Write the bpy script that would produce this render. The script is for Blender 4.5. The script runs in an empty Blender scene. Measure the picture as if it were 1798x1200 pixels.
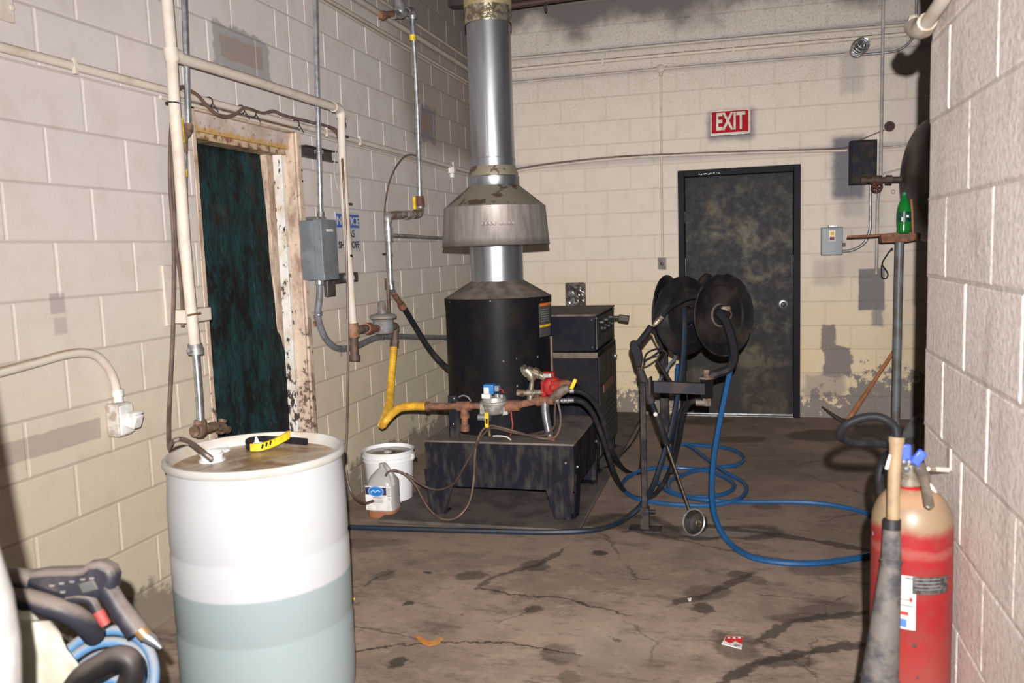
import bpy, bmesh, math, random
from mathutils import Vector, Matrix, noise as mnoise
random.seed(7)
S = bpy.context.scene
COL = S.collection
PI = math.pi
# ---------------------------------------------------------------- camera
FPX = 1494.0
CAMP = Vector((2.3739, -7.612, 1.526))
_yaw, _pit, _rol = 0.2676, 0.1082, -0.0338
_F = Vector((-math.sin(_yaw), math.cos(_yaw), 0)); _R = Vector((math.cos(_yaw), math.sin(_yaw), 0)); _U = Vector((0, 0, 1))
CF = math.cos(_pit)*_F - math.sin(_pit)*_U
_U2 = math.sin(_pit)*_F + math.cos(_pit)*_U
CR = math.cos(_rol)*_R + math.sin(_rol)*_U2
CU = -math.sin(_rol)*_R + math.cos(_rol)*_U2
cam = bpy.data.cameras.new('camera'); camo = bpy.data.objects.new('camera', cam); COL.objects.link(camo)
cam.sensor_width = 36; cam.lens = FPX/1798*36; cam.clip_start = .05
M = Matrix((CR, CU, -CF)).transposed().to_4x4(); M.translation = CAMP; camo.matrix_world = M
cam.dof.use_dof = True; cam.dof.focus_distance = 5.2; cam.dof.aperture_fstop = 5.0
S.camera = camo
# ---------------------------------------------------------------- light
S.view_settings.view_transform = 'Standard'; S.view_settings.look = 'None'
S.view_settings.gamma = 1; S.view_settings.exposure = 0.0; S.view_settings.use_curve_mapping = False
w = bpy.data.worlds.new('world'); S.world = w; w.use_nodes = True
w.node_tree.nodes['Background'].inputs[0].default_value = (1.0, .86, .62, 1)
w.node_tree.nodes['Background'].inputs[1].default_value = .11
ol_ = bpy.data.lights.new('outside_daylight', 'AREA'); olo = bpy.data.objects.new('outside_daylight', ol_); COL.objects.link(olo); ol_.energy = 60; ol_.size = 1.0; olo.location = (2.3, 1.0, 1.4)
fl = bpy.data.lights.new('camera_flash', 'SPOT'); flo = bpy.data.objects.new('camera_flash', fl); COL.objects.link(flo)
fl.energy = 285; fl.shadow_soft_size = .010; fl.spot_size = math.radians(118); fl.spot_blend = 1.0; fl.color = (1, .955, .93)
fl.use_nodes = True; _fn = fl.node_tree; _fo = _fn.nodes.new('ShaderNodeLightFalloff'); _fo.inputs['Strength'].default_value = 1.0
_fn.links.new(_fo.outputs['Linear'], _fn.nodes['Emission'].inputs['Strength'])      # linear fall-off instead of inverse-square, so near things stay less bright
flp = CAMP + CU*.11 - CF*.12
fl_dir = (CF*1.0 + CU*.03 + CR*.07).normalized()
flo.matrix_world = Matrix.Translation(flp) @ fl_dir.to_track_quat('-Z', 'Y').to_matrix().to_4x4()

# ---------------------------------------------------------------- helpers
def at(u, v, x=None, y=None, z=None, t=None):
    """world point where the sight line of a photo pixel meets a real plane"""
    d = CF + CR*((u-899)/FPX) - CU*((v-600)/FPX)
    if x is not None: t = (x-CAMP.x)/d.x
    elif y is not None: t = (y-CAMP.y)/d.y
    elif z is not None: t = (z-CAMP.z)/d.z
    return CAMP + d*t

ORG = {}
def props(o, label=None, cat=None, group=None, kind=None):
    if label: o['label'] = label
    if cat: o['category'] = cat
    if group: o['group'] = group
    if kind: o['kind'] = kind
    return o
def thing(name, label, cat, loc, group=None):
    o = bpy.data.objects.new(name, None); COL.objects.link(o); o.location = loc; o.empty_display_size = .1
    ORG[o.name] = Vector(loc)
    return props(o, label, cat, group)

class MB:
    def __init__(s): s.v = []; s.f = []
    def add(s, vs, fs):
        b = len(s.v); s.v += [Vector(a) for a in vs]; s.f += [tuple(b+i for i in f) for f in fs]; return s
    def box(s, c, d, rot=None, taper=None):
        c = Vector(c); hx, hy, hz = d[0]/2, d[1]/2, d[2]/2
        vs = [Vector((x*hx, y*hy, z*hz)) for z in (-1, 1) for y in (-1, 1) for x in (-1, 1)]
        if taper: vs = [Vector((p.x*taper[0], p.y*taper[1], p.z)) if p.z < 0 else p for p in vs]
        if rot is not None: vs = [rot @ p for p in vs]
        return s.add([p+c for p in vs], [(0, 2, 3, 1), (4, 5, 7, 6), (0, 1, 5, 4), (2, 6, 7, 3), (0, 4, 6, 2), (1, 3, 7, 5)])
    def box2(s, a, b):
        a = Vector(a); b = Vector(b)
        return s.box((a+b)/2, (abs(b.x-a.x), abs(b.y-a.y), abs(b.z-a.z)))
    def tube(s, pts, r, n=10, closed=False, sub=0, cap=True):
        pts = [Vector(p) for p in pts]
        rs = list(r) if hasattr(r, '__len__') else [r]*len(pts)
        if sub:
            q = []; rr = []; m = len(pts); rng = m if closed else m-1
            for i in range(rng):
                if closed: p0, p1, p2, p3 = pts[(i-1) % m], pts[i], pts[(i+1) % m], pts[(i+2) % m]; r1, r2 = rs[i], rs[(i+1) % m]
                else: p0, p1, p2, p3 = pts[max(i-1, 0)], pts[i], pts[i+1], pts[min(i+2, m-1)]; r1, r2 = rs[i], rs[i+1]
                for k in range(sub):
                    t = k/sub
                    q.append(.5*((2*p1)+(-p0+p2)*t+(2*p0-5*p1+4*p2-p3)*t*t+(-p0+3*p1-3*p2+p3)*t**3)); rr.append(r1+(r2-r1)*t)
            if not closed: q.append(pts[-1]); rr.append(rs[-1])
            pts, rs = q, rr
        m = len(pts); tg = []
        for i in range(m):
            if closed: d = pts[(i+1) % m]-pts[i-1]
            else: d = pts[min(i+1, m-1)]-pts[max(i-1, 0)]
            if d.length < 1e-9: d = Vector((0, 0, 1))
            tg.append(d.normalized())
        up = Vector((0, 0, 1)) if abs(tg[0].z) < .9 else Vector((0, 1, 0))
        nrm = (up - tg[0]*up.dot(tg[0])).normalized()
        b = len(s.v)
        for i in range(m):
            nrm = (nrm - tg[i]*nrm.dot(tg[i]))
            if nrm.length < 1e-6: nrm = tg[i].orthogonal()
            nrm.normalize(); bi = tg[i].cross(nrm)
            for k in range(n):
                a = 2*PI*k/n; s.v.append(pts[i]+(nrm*math.cos(a)+bi*math.sin(a))*rs[i])
        for i in range(m if closed else m-1):
            j = (i+1) % m
            for k in range(n):
                l = (k+1) % n; s.f.append((b+i*n+k, b+i*n+l, b+j*n+l, b+j*n+k))
        if cap and not closed:
            s.f.append(tuple(b+k for k in reversed(range(n)))); s.f.append(tuple(b+(m-1)*n+k for k in range(n)))
        return s
    def cyl(s, a, b, r, r2=None, n=16): return s.tube([a, b], [r, r if r2 is None else r2], n)
    def lathe(s, o, prof, n=32, axis=(0, 0, 1), close=True):
        """prof: (radius, height) pairs around the axis at o"""
        o = Vector(o); ax = Vector(axis).normalized(); a1 = ax.orthogonal().normalized() if abs(ax.z) < .99 else Vector((1, 0, 0)); a2 = ax.cross(a1)
        b = len(s.v); m = len(prof)
        for r, h in prof:
            r = max(r, 1e-4)
            for k in range(n):
                a = 2*PI*k/n; s.v.append(o+ax*h+(a1*math.cos(a)+a2*math.sin(a))*r)
        for i in range(m-1):
            for k in range(n):
                l = (k+1) % n; s.f.append((b+i*n+k, b+i*n+l, b+(i+1)*n+l, b+(i+1)*n+k))
        if close:
            s.f.append(tuple(b+k for k in reversed(range(n)))); s.f.append(tuple(b+(m-1)*n+k for k in range(n)))
        return s
    def ball(s, c, r, n=14, sc=(1, 1, 1)):
        c = Vector(c); b = len(s.v); m = n//2
        for i in range(m+1):
            th = PI*i/m
            for k in range(n):
                a = 2*PI*k/n; s.v.append(c+Vector((math.sin(th)*math.cos(a)*r*sc[0], math.sin(th)*math.sin(a)*r*sc[1], -math.cos(th)*r*sc[2])))
        for i in range(m):
            for k in range(n):
                l = (k+1) % n; s.f.append((b+i*n+k, b+i*n+l, b+(i+1)*n+l, b+(i+1)*n+k))
        return s
    def slab(s, pts, off):
        """polygon pts extruded by vector off"""
        off = Vector(off); n = len(pts); p = [Vector(a) for a in pts]
        return s.add(p+[a+off for a in p], [tuple(range(n)), tuple(reversed(range(n, 2*n)))]+[(i, i+n, (i+1) % n+n, (i+1) % n) for i in range(n)])
    def ring(s, c, R, r, axis=(0, 0, 1), n=32, m=8):
        ax = Vector(axis).normalized(); a1 = ax.orthogonal().normalized(); a2 = ax.cross(a1); c = Vector(c)
        return s.tube([c+(a1*math.cos(2*PI*k/n)+a2*math.sin(2*PI*k/n))*R for k in range(n)], r, m, closed=True)
    def build(s, name, mat, parent=None, label=None, bevel=0, flat=False, kind=None, seg=2, subsurf=0, solid=0):
        if parent is not None: o0 = ORG[parent.name]
        else:
            lo = [min(p[i] for p in s.v) for i in range(3)]; hi = [max(p[i] for p in s.v) for i in range(3)]
            o0 = Vector(((lo[0]+hi[0])/2, (lo[1]+hi[1])/2, lo[2]))
        me = bpy.data.meshes.new(name); me.from_pydata([p-o0 for p in s.v], [], s.f)
        bm = bmesh.new(); bm.from_mesh(me); bmesh.ops.recalc_face_normals(bm, faces=bm.faces); bm.to_mesh(me); bm.free()
        if mat: me.materials.append(mat)
        if not flat:
            for p in me.polygons: p.use_smooth = True
            me.set_sharp_from_angle(angle=math.radians(38))
        o = bpy.data.objects.new(name, me); COL.objects.link(o)
        if parent is not None: o.parent = parent
        else: o.location = o0
        ORG[o.name] = o0
        if bevel:
            md = o.modifiers.new('bevel', 'BEVEL'); md.width = bevel; md.segments = seg; md.limit_method = 'ANGLE'; md.angle_limit = math.radians(40); md.harden_normals = False
        if subsurf:
            md = o.modifiers.new('sub', 'SUBSURF'); md.levels = subsurf; md.render_levels = subsurf
        if solid:
            md = o.modifiers.new('sol', 'SOLIDIFY'); md.thickness = solid
        return props(o, label, kind=kind)
def solo(name, mb, mat, label, cat, group=None, kind=None, **k):
    return props(mb.build(name, mat, None, **k), label, cat, group, kind)
def text(name, body, mat, parent, pos, rot, size, sx=1.0, bold=0.0, ext=.0008, label=None, align='CENTER'):
    cu = bpy.data.curves.new(name, 'FONT'); cu.body = body; cu.size = size; cu.align_x = align; cu.align_y = 'CENTER'; cu.extrude = ext; cu.offset = bold
    to = bpy.data.objects.new(name, cu); COL.objects.link(to)
    bpy.context.view_layer.update()
    me = bpy.data.meshes.new_from_object(to); bpy.data.objects.remove(to)
    R = Matrix.Translation(Vector(pos)-ORG[parent.name]) @ rot.to_4x4() @ Matrix.Diagonal((sx, 1, 1, 1))
    me.transform(R); me.materials.clear(); me.materials.append(mat)
    o = bpy.data.objects.new(name, me); COL.objects.link(o); o.parent = parent; ORG[o.name] = ORG[parent.name]
    return props(o, label)
ROT_B = Matrix.Rotation(PI/2, 3, 'X')                                   # reads on the back wall
ROT_L = Matrix.Rotation(PI/2, 3, 'Z') @ Matrix.Rotation(PI/2, 3, 'X')   # reads on the left wall

# ---------------------------------------------------------------- materials
class NT:
    def __init__(s, name, rough=.6, metal=0.0, spec=.5):
        s.m = bpy.data.materials.new(name); s.m.use_nodes = True; s.t = s.m.node_tree; s.n = s.t.nodes; s.b = s.n['Principled BSDF']
        s.set('Roughness', rough); s.set('Metallic', metal); s.set('Specular IOR Level', spec); s._p = None
    def set(s, k, v):
        if hasattr(v, 'is_output'): s.t.links.new(v, s.b.inputs[k])
        else: s.b.inputs[k].default_value = (*v, 1) if isinstance(v, tuple) and len(v) == 3 else v
    def inp(s, sock, v):
        if hasattr(v, 'is_output'): s.t.links.new(v, sock)
        else: sock.default_value = (*v, 1) if isinstance(v, tuple) and len(v) == 3 and len(sock.default_value) == 4 else v
    def pos(s):
        if s._p is None:
            g = s.n.new('ShaderNodeNewGeometry'); x = s.n.new('ShaderNodeSeparateXYZ'); s.t.links.new(g.outputs['Position'], x.inputs[0]); s._g = g; s._p = x
        return s._p.outputs[0], s._p.outputs[1], s._p.outputs[2]
    def P(s): s.pos(); return s._g.outputs['Position']
    def math(s, op, a, b=0.0, clamp=False):
        n = s.n.new('ShaderNodeMath'); n.operation = op; n.use_clamp = clamp; s.inp(n.inputs[0], a); s.inp(n.inputs[1], b); return n.outputs[0]
    def noise(s, scale=5, detail=4, rough=.55, vec=None, dist=0.0, stretch=None):
        v = vec if vec is not None else s.P()
        if stretch:
            mp = s.n.new('ShaderNodeMapping'); mp.inputs['Scale'].default_value = stretch; s.t.links.new(v, mp.inputs[0]); v = mp.outputs[0]
        n = s.n.new('ShaderNodeTexNoise'); n.inputs['Scale'].default_value = scale; n.inputs['Detail'].default_value = detail; n.inputs['Roughness'].default_value = rough
        n.inputs['Distortion'].default_value = dist; s.t.links.new(v, n.inputs['Vector']); return n.outputs['Fac']
    def vor(s, scale, vec=None, feature='DISTANCE_TO_EDGE'):
        n = s.n.new('ShaderNodeTexVoronoi'); n.feature = feature; n.inputs['Scale'].default_value = scale; s.t.links.new(vec if vec is not None else s.P(), n.inputs['Vector']); return n.outputs['Distance']
    def step(s, f, a, b):
        """smooth 0..1 as f goes a..b"""
        n = s.n.new('ShaderNodeMapRange'); n.interpolation_type = 'SMOOTHSTEP'
        inv = a > b
        n.inputs['From Min'].default_value = min(a, b); n.inputs['From Max'].default_value = max(a, b)
        n.inputs['To Min'].default_value = 1.0 if inv else 0.0; n.inputs['To Max'].default_value = 0.0 if inv else 1.0
        s.inp(n.inputs['Value'], f); return n.outputs[0]
    def mix(s, f, a, b, mode='MIX'):
        n = s.n.new('ShaderNodeMix'); n.data_type = 'RGBA'; n.blend_type = mode
        s.inp(n.inputs['Factor'], f); s.inp(n.inputs[6], a); s.inp(n.inputs[7], b); return n.outputs[2]
    def rect(s, a, z, a0, a1, z0, z1, e=.01, wob=None, k=.03):
        if wob is not None:
            q = s.math('MULTIPLY', s.math('SUBTRACT', wob, .5), k*2); a = s.math('ADD', a, q); z = s.math('ADD', z, q)
        m = s.math('MULTIPLY', s.step(a, a0-e, a0+e), s.step(a, a1+e, a1-e))
        return s.math('MULTIPLY', m, s.math('MULTIPLY', s.step(z, z0-e, z0+e), s.step(z, z1+e, z1-e)))
    def ell(s, X, Y, cx, cy, rx, ry, ang=0.0, e=.35):
        dx = s.math('SUBTRACT', X, cx); dy = s.math('SUBTRACT', Y, cy); c, q = math.cos(ang), math.sin(ang)
        p = s.math('ADD', s.math('MULTIPLY', dx, c/rx), s.math('MULTIPLY', dy, q/rx)); r = s.math('ADD', s.math('MULTIPLY', dx, -q/ry), s.math('MULTIPLY', dy, c/ry))
        d = s.math('ADD', s.math('MULTIPLY', p, p), s.math('MULTIPLY', r, r)); return s.step(d, 1+e, max(1-e, 0.0))
    def bump(s, h, strength=.3, dist=.005):
        n = s.n.new('ShaderNodeBump'); n.inputs['Strength'].default_value = strength; n.inputs['Distance'].default_value = dist; s.t.links.new(h, n.inputs['Height']); s.t.links.new(n.outputs[0], s.b.inputs['Normal'])
_mc = {}
def mat(name, c, c2=None, rough=.6, metal=0.0, scale=20, amt=(.4, .6), bump=0.0, spec=.5, stretch=None, bs=None):
    if name in _mc: return _mc[name]
    t = NT(name, rough, metal, spec)
    if c2 is None: c2 = tuple(x*.8 for x in c)
    n = t.noise(scale, 5, .6, stretch=stretch)
    t.set('Base Color', t.mix(t.step(n, amt[0], amt[1]), c, c2))
    if bump: t.bump(t.noise(bs or scale*2, 4, .6), bump, .003)
    _mc[name] = t.m; return t.m

def wall_mat(name, side, mortar=0):
    t = NT(name, .55, 0, .3); x, y, z = t.pos()
    a = x if side == 'B' else y
    big = t.noise(1.3, 4, .6); mid = t.noise(7, 5, .65); fine = t.noise(110, 3, .7); vfine = t.noise(38, 6, .75)
    if side == 'L': top, low = (.575, .53, .51), (.565, .49, .37)
    elif side == 'B': top, low = (.57, .50, .43), (.57, .46, .30)
    else: top, low = (.78, .70, .65), (.74, .655, .60)
    g = t.step(t.math('ADD', z, t.math('MULTIPLY', t.math('SUBTRACT', big, .5), .8)), 2.0 if side != 'B' else 1.6, .5)
    c = t.mix(g, top, low)
    c = t.mix(t.math('MULTIPLY', t.step(mid, .45, .75), .35), c, tuple(v*.78 for v in low))
    c = t.mix(t.math('MULTIPLY', t.step(fine, .60, .75), .22), c, (.30, .25, .20))
    if side == 'L':
        # grubby unwashed courses high up by the corner
        m = t.math('MULTIPLY', t.step(y, -2.15, -1.5), t.step(z, 2.20, 2.42))
        m = t.math('MULTIPLY', m, t.step(t.math('ADD', t.math('MULTIPLY', z, .9), t.math('ADD', y, t.math('MULTIPLY', mid, .25))), .25, 1.0))
        c = t.mix(t.math('MULTIPLY', m, .75), c, (.26, .20, .165))
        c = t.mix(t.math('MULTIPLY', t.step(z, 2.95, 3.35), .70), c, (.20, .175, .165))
        # bare patches in grey filler
        c = t.mix(t.rect(y, z, -4.03, -3.53, 2.425, 2.635, .010, mid, .07), c, (.33, .315, .315))
        c = t.mix(t.rect(y, z, -3.97, -3.60, 2.475, 2.585, .006, mid, .02), c, (.30, .25, .225))
        c = t.mix(t.rect(y, z, -1.50, -1.04, 2.38, 2.65, .012, mid, .07), c, (.20, .185, .19))
        c = t.mix(t.rect(y, z, -1.42, -1.14, 2.46, 2.58, .01, mid, .03), c, (.24, .17, .14))
        c = t.mix(t.rect(y, z, -5.13, -5.06, 1.35, 1.425, .004), c, (.40, .35, .33))
        c = t.mix(t.rect(y, z, -5.12, -5.06, 1.275, 1.335, .006), c, (.43, .38, .35))
        c = t.mix(t.rect(y, z, -6.2, -4.94, .862, .94, .004, t.noise(20, 2), .006), c, (.40, .33, .285))
        # bare concrete showing at the foot of the wall
        f = t.step(t.math('ADD', z, t.math('MULTIPLY', t.math('SUBTRACT', mid, .5), .6)), .24, .16)
        c = t.mix(t.math('MULTIPLY', f, .8), c, (.20, .16, .13))
    if side == 'B':
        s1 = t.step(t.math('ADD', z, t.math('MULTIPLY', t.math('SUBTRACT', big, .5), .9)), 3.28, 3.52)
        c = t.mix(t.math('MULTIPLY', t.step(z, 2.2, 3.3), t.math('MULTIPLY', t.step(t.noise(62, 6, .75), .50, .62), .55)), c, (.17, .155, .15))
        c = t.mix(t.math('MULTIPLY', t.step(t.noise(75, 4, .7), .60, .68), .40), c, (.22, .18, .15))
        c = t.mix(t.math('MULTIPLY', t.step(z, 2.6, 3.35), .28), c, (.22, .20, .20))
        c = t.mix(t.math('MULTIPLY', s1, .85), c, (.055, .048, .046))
        # dark bands along the pipe runs, soot round the sign and panel
        for zz in (3.225, 3.02, 2.262):
            q = t.math('MULTIPLY', t.step(z, zz-.05, zz-.005), t.step(z, zz+.045, zz+.005)); c = t.mix(t.math('MULTIPLY', q, .45), c, (.20, .19, .22))
        def soot(x0, x1, z0, z1, k, col=(.10, .095, .12)):
            nonlocal c
            c = t.mix(t.math('MULTIPLY', t.rect(x, z, x0, x1, z0, z1, .035, mid, .04), k), c, col)
        soot(2.08, 2.47, 2.385, 2.63, .75); soot(3.09, 3.34, 1.85, 2.36, .92); soot(3.17, 3.34, 1.70, 1.92, .28)
        soot(2.94, 3.18, 1.13, 1.35, .30); soot(3.14, 3.32, 2.70, 3.02, .28); soot(3.12, 3.5, 1.2, 2.2, .18)
        c = t.mix(t.rect(x, z, 3.30, 3.50, .92, 1.265, .008, mid, .01), c, (.14, .125, .125))
        c = t.mix(t.math('MULTIPLY', t.rect(x, z, 3.40, 3.50, .78, .95, .02, mid, .05), .8), c, (.15, .14, .14))
        bare = (.17, .14, .125)
        c = t.mix(t.rect(x, z, 3.01, 3.12, .60, .80, .012, mid, .04), c, bare)
        c = t.mix(t.rect(x, z, 3.02, 3.25, .36, .61, .012, mid, .10), c, bare)
        c = t.mix(t.math('MULTIPLY', t.rect(x, z, 2.87, 3.2, .17, .38, .03, mid, .06), .7), c, (.22, .19, .17))
        wr = t.step(x, 3.2, 3.32); fl_ = t.noise(13, 6, .7)
        f = t.step(t.math('ADD', z, t.math('SUBTRACT', t.math('MULTIPLY', t.math('SUBTRACT', fl_, .5), 1.3), t.math('MULTIPLY', wr, .17))), .22, .16)
        c = t.mix(t.math('MULTIPLY', f, .95), c, (.16, .135, .12))
        # slightly darker towards the right end
        c = t.mix(t.math('MULTIPLY', t.step(x, 3.3, 3.7), .18), c, (.2, .18, .18))
    if side == 'R':
        c = t.mix(t.math('MULTIPLY', t.step(t.noise(60, 5, .7), .48, .62), .40), c, (.40, .325, .285))
        c = t.mix(t.math('MULTIPLY', t.step(t.noise(9, 4, .6, stretch=(1, 1, .35)), .52, .7), .35), c, (.36, .28, .24))
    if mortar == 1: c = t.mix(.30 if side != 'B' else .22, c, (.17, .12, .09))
    if mortar == 2: c = t.mix({'L': .06, 'B': .14, 'R': .04}[side], c, (.68, .62, .53) if side != 'B' else (.24, .19, .15))
    t.set('Base Color', c)
    h = t.math('ADD', t.noise(160, 4, .7), t.math('MULTIPLY', t.noise(420, 2, .6), .5))
    if side == 'R': t.bump(t.math('ADD', t.noise(55, 5, .7), t.math('MULTIPLY', t.noise(160, 3, .6), .4)), .65, .010); t.set('Roughness', .42); t.set('Specular IOR Level', .45)
    else: t.bump(h, .22 if side == 'L' else .3, .004)
    return t.m

def floor_mat():
    t = NT('stained_concrete', .72, 0, .35); x, y, z = t.pos()
    w1 = t.noise(2.2, 5, .65); w2 = t.noise(9, 5, .65)
    wob = t.math('MULTIPLY', t.math('SUBTRACT', w2, .5), .16); wob2 = t.math('MULTIPLY', t.math('SUBTRACT', t.noise(7, 5, .6), .5), .14)
    X = t.math('ADD', x, wob); Y = t.math('ADD', y, wob2)
    c = t.mix(t.step(w1, .38, .64), (.37, .275, .215), (.25, .185, .145))
    c = t.mix(t.math('MULTIPLY', t.step(w2, .50, .72), .45), c, (.45, .355, .275))
    c = t.mix(t.math('MULTIPLY', t.step(t.noise(4, 8, .78, stretch=(1.0, 2.2, 1)), .50, .66), .70), c, (.11, .083, .066))
    c = t.mix(t.math('MULTIPLY', t.step(t.noise(17, 8, .8, stretch=(.7, 1.6, 1)), .52, .66), .45), c, (.10, .078, .062))
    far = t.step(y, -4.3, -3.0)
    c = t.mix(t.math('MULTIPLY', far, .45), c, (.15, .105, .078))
    dark = (.040, .030, .023)
    def st(u, v, w, h, k=.8, col=dark, ang=0.0, e=.4):
        nonlocal c
        p = at(u, v, z=0); a = at(u-w, v, z=0); b = at(u, v-h, z=0); d = at(u, v+h, z=0)
        c = t.mix(t.math('MULTIPLY', t.ell(X, Y, p.x, p.y, (a-p).length, max((b-d).length/2, .01), ang+_yaw, e), k), c, col)
    for s_ in [(722, 1060, 11, 5), (700, 1166, 18, 10), (757, 1008, 9, 3), (675, 1012, 18, 9, .45), (825, 1010, 30, 8, .65), (940, 993, 26, 8, .65), (1052, 972, 10, 4),
               (935, 1070, 18, 7, .7), (985, 1150, 30, 18, .55), (1235, 1070, 20, 9, .75), (1080, 1122, 7, 4), (1240, 1040, 40, 12, .5), (1300, 1010, 26, 7, .6), (1290, 1135, 40, 22, .55),
               (1262, 1120, 18, 12, .4), (1380, 1160, 60, 10, .6), (1190, 935, 60, 12, .7), (1090, 915, 70, 14, .65), (1320, 935, 60, 12, .7), (1235, 940, 42, 10, .8), (1440, 1000, 60, 10, .45),
               (1450, 1070, 60, 12, .5), (1300, 772, 45, 6, .55), (1450, 765, 70, 10, .7), (1240, 740, 50, 6, .55), (1560, 760, 60, 16, .8), (1345, 890, 26, 6, .5), (1010, 860, 20, 12, .5),
               (640, 955, 80, 8, .35), (1330, 1020, 22, 8, .5), (1400, 1085, 50, 9, .45), (1000, 1190, 25, 10, .4), (870, 1035, 20, 8, .35)]:
        st(*s_)
    st(1270, 935, 75, 8, .45, (.36, .32, .28)); st(1070, 1130, 90, 40, .25, (.40, .33, .27)); st(1400, 815, 90, 30, .30, (.09, .075, .06))
    def ln(pts, w, k=.8, col=dark):
        nonlocal c
        for (u0, v0), (u1, v1) in zip(pts, pts[1:]):
            a = at(u0, v0, z=0); b = at(u1, v1, z=0); m_ = (a+b)/2; L = (b-a).length/2
            c = t.mix(t.math('MULTIPLY', t.ell(X2, Y2, m_.x, m_.y, L*1.15, w, math.atan2(b.y-a.y, b.x-a.x), .5), k), c, col)
    w4 = t.noise(16, 6, .7); w5 = t.noise(13, 6, .7)
    X2 = t.math('ADD', x, t.math('MULTIPLY', t.math('SUBTRACT', w4, .5), .11)); Y2 = t.math('ADD', y, t.math('MULTIPLY', t.math('SUBTRACT', w5, .5), .11))
    ln([(1225, 922), (1330, 935), (1430, 950), (1530, 968)], .035, .75); ln([(1262, 1200), (1330, 1166), (1420, 1145), (1525, 1130)], .028, .8); ln([(1330, 1128), (1390, 1092), (1530, 1074)], .026, .75)
    ln([(1180, 1062), (1240, 1045), (1320, 1008)], .024, .7); ln([(840, 1034), (870, 1012), (945, 992), (990, 965)], .018, .65); ln([(840, 1034), (900, 1043), (985, 1050), (1100, 1080)], .008, .8)
    ln([(600, 1150), (700, 1133), (790, 1127), (900, 1130), (1010, 1150)], .007, .85); ln([(640, 1030), (660, 1015), (690, 1005)], .010, .6); ln([(1100, 1090), (1150, 1130), (1140, 1160)], .004, .5)
    ln([(1105, 925), (1240, 960), (1330, 975), (1500, 1000)], .010, .6); ln([(1020, 925), (1080, 905), (1150, 910), (1190, 935)], .03, .6); ln([(1090, 935), (1120, 932), (1150, 940)], .02, .7)
    # hairline cracks
    n = t.n.new('ShaderNodeCombineXYZ'); t.t.links.new(X, n.inputs[0]); t.t.links.new(Y, n.inputs[1])
    v = t.vor(1.15, n.outputs[0]); cr = t.math('MULTIPLY', t.step(v, .011, .003), t.step(t.noise(1.9, 3), .50, .60))
    c = t.mix(t.math('MULTIPLY', cr, .45), c, (.035, .028, .022))
    sp = t.step(t.noise(24, 5, .65), .645, .70); c = t.mix(t.math('MULTIPLY', sp, .7), c, (.07, .055, .045))
    sp = t.step(t.noise(95, 2, .5, stretch=(1, 1.3, 1)), .745, .79); c = t.mix(t.math('MULTIPLY', sp, .8), c, (.55, .50, .44))
    t.set('Base Color', c); t.set('Roughness', t.step(w2, .2, 1.3))
    t.set('Roughness', t.math('ADD', .5, t.math('MULTIPLY', w1, .4)))
    t.bump(t.math('ADD', t.noise(60, 5, .7), t.math('MULTIPLY', cr, -1.5)), .35, .004)
    return t.m

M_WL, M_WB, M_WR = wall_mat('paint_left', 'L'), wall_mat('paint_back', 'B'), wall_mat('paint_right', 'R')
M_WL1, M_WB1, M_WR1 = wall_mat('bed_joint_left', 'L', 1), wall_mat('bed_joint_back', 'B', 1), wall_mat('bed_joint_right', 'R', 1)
M_WL2, M_WB2, M_WR2 = wall_mat('head_joint_left', 'L', 2), wall_mat('head_joint_back', 'B', 2), wall_mat('head_joint_right', 'R', 2)
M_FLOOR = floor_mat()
cream = mat('cream_pipe_paint', (.60, .535, .46), (.44, .34, .25), rough=.55, scale=14, amt=(.52, .78), bump=.12, spec=.3)
cream_b = mat('cream_pipe_paint_dirty', (.50, .43, .36), (.18, .14, .12), rough=.5, scale=10, amt=(.45, .8))
galv = mat('galvanised_steel', (.60, .62, .65), (.40, .42, .45), rough=.32, metal=.85, scale=25)
galv_d = mat('dull_galvanised_steel', (.36, .36, .37), (.22, .21, .20), rough=.45, metal=.6, scale=18)
duct = mat('sheet_metal_duct', (.46, .475, .51), (.36, .38, .41), rough=.33, metal=.88, scale=6, stretch=(3, 3, .4))
rust = mat('rusty_pipe', (.25, .105, .055), (.12, .06, .04), rough=.8, scale=30, amt=(.35, .65), bump=.4)
rust_g = mat('rust_stained_fitting', (.21, .18, .155), (.14, .075, .045), rough=.65, metal=.3, scale=25, bump=.3)
brass = mat('old_brass', (.30, .22, .12), (.14, .10, .07), rough=.45, metal=.7, scale=40)
blk = mat('black_enamel', (.008, .008, .011), (.018, .014, .012), rough=.42, scale=7, amt=(.42, .75), spec=.08, bump=.06)
blk_d = mat('dusty_black_steel', (.012, .012, .018), (.060, .052, .047), rough=.6, scale=8, amt=(.42, .78), spec=.08, stretch=(3, 3, .8))
dust = mat('thick_dust', (.16, .125, .10), (.07, .06, .05), rough=.9, scale=14, amt=(.35, .7), bump=.2)
rub = mat('black_rubber', (.016, .016, .018), (.05, .045, .04), rough=.45, scale=12, amt=(.5, .8), spec=.08)
plas_k = mat('black_plastic', (.014, .014, .018), (.045, .04, .037), rough=.5, scale=15, amt=(.5, .8), spec=.08)
bluehose = mat('blue_rubber_hose', (.011, .070, .185), (.02, .05, .10), rough=.4, scale=9, amt=(.5, .8))
navy = mat('navy_rubber_hose', (.008, .019, .04), (.018, .02, .025), rough=.4, scale=9)
yel = mat('yellow_gas_hose', (.72, .43, .035), (.55, .30, .03), rough=.4, scale=20)
yelp = mat('yellow_paint', (.80, .55, .02), (.6, .38, .02), rough=.45, scale=30)
redp = mat('red_enamel', (.34, .016, .014), (.16, .022, .018), spec=.2, rough=.5, scale=25, amt=(.4, .7))
greyp = mat('grey_enamel', (.175, .20, .225), (.13, .145, .16), rough=.45, scale=8)
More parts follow.
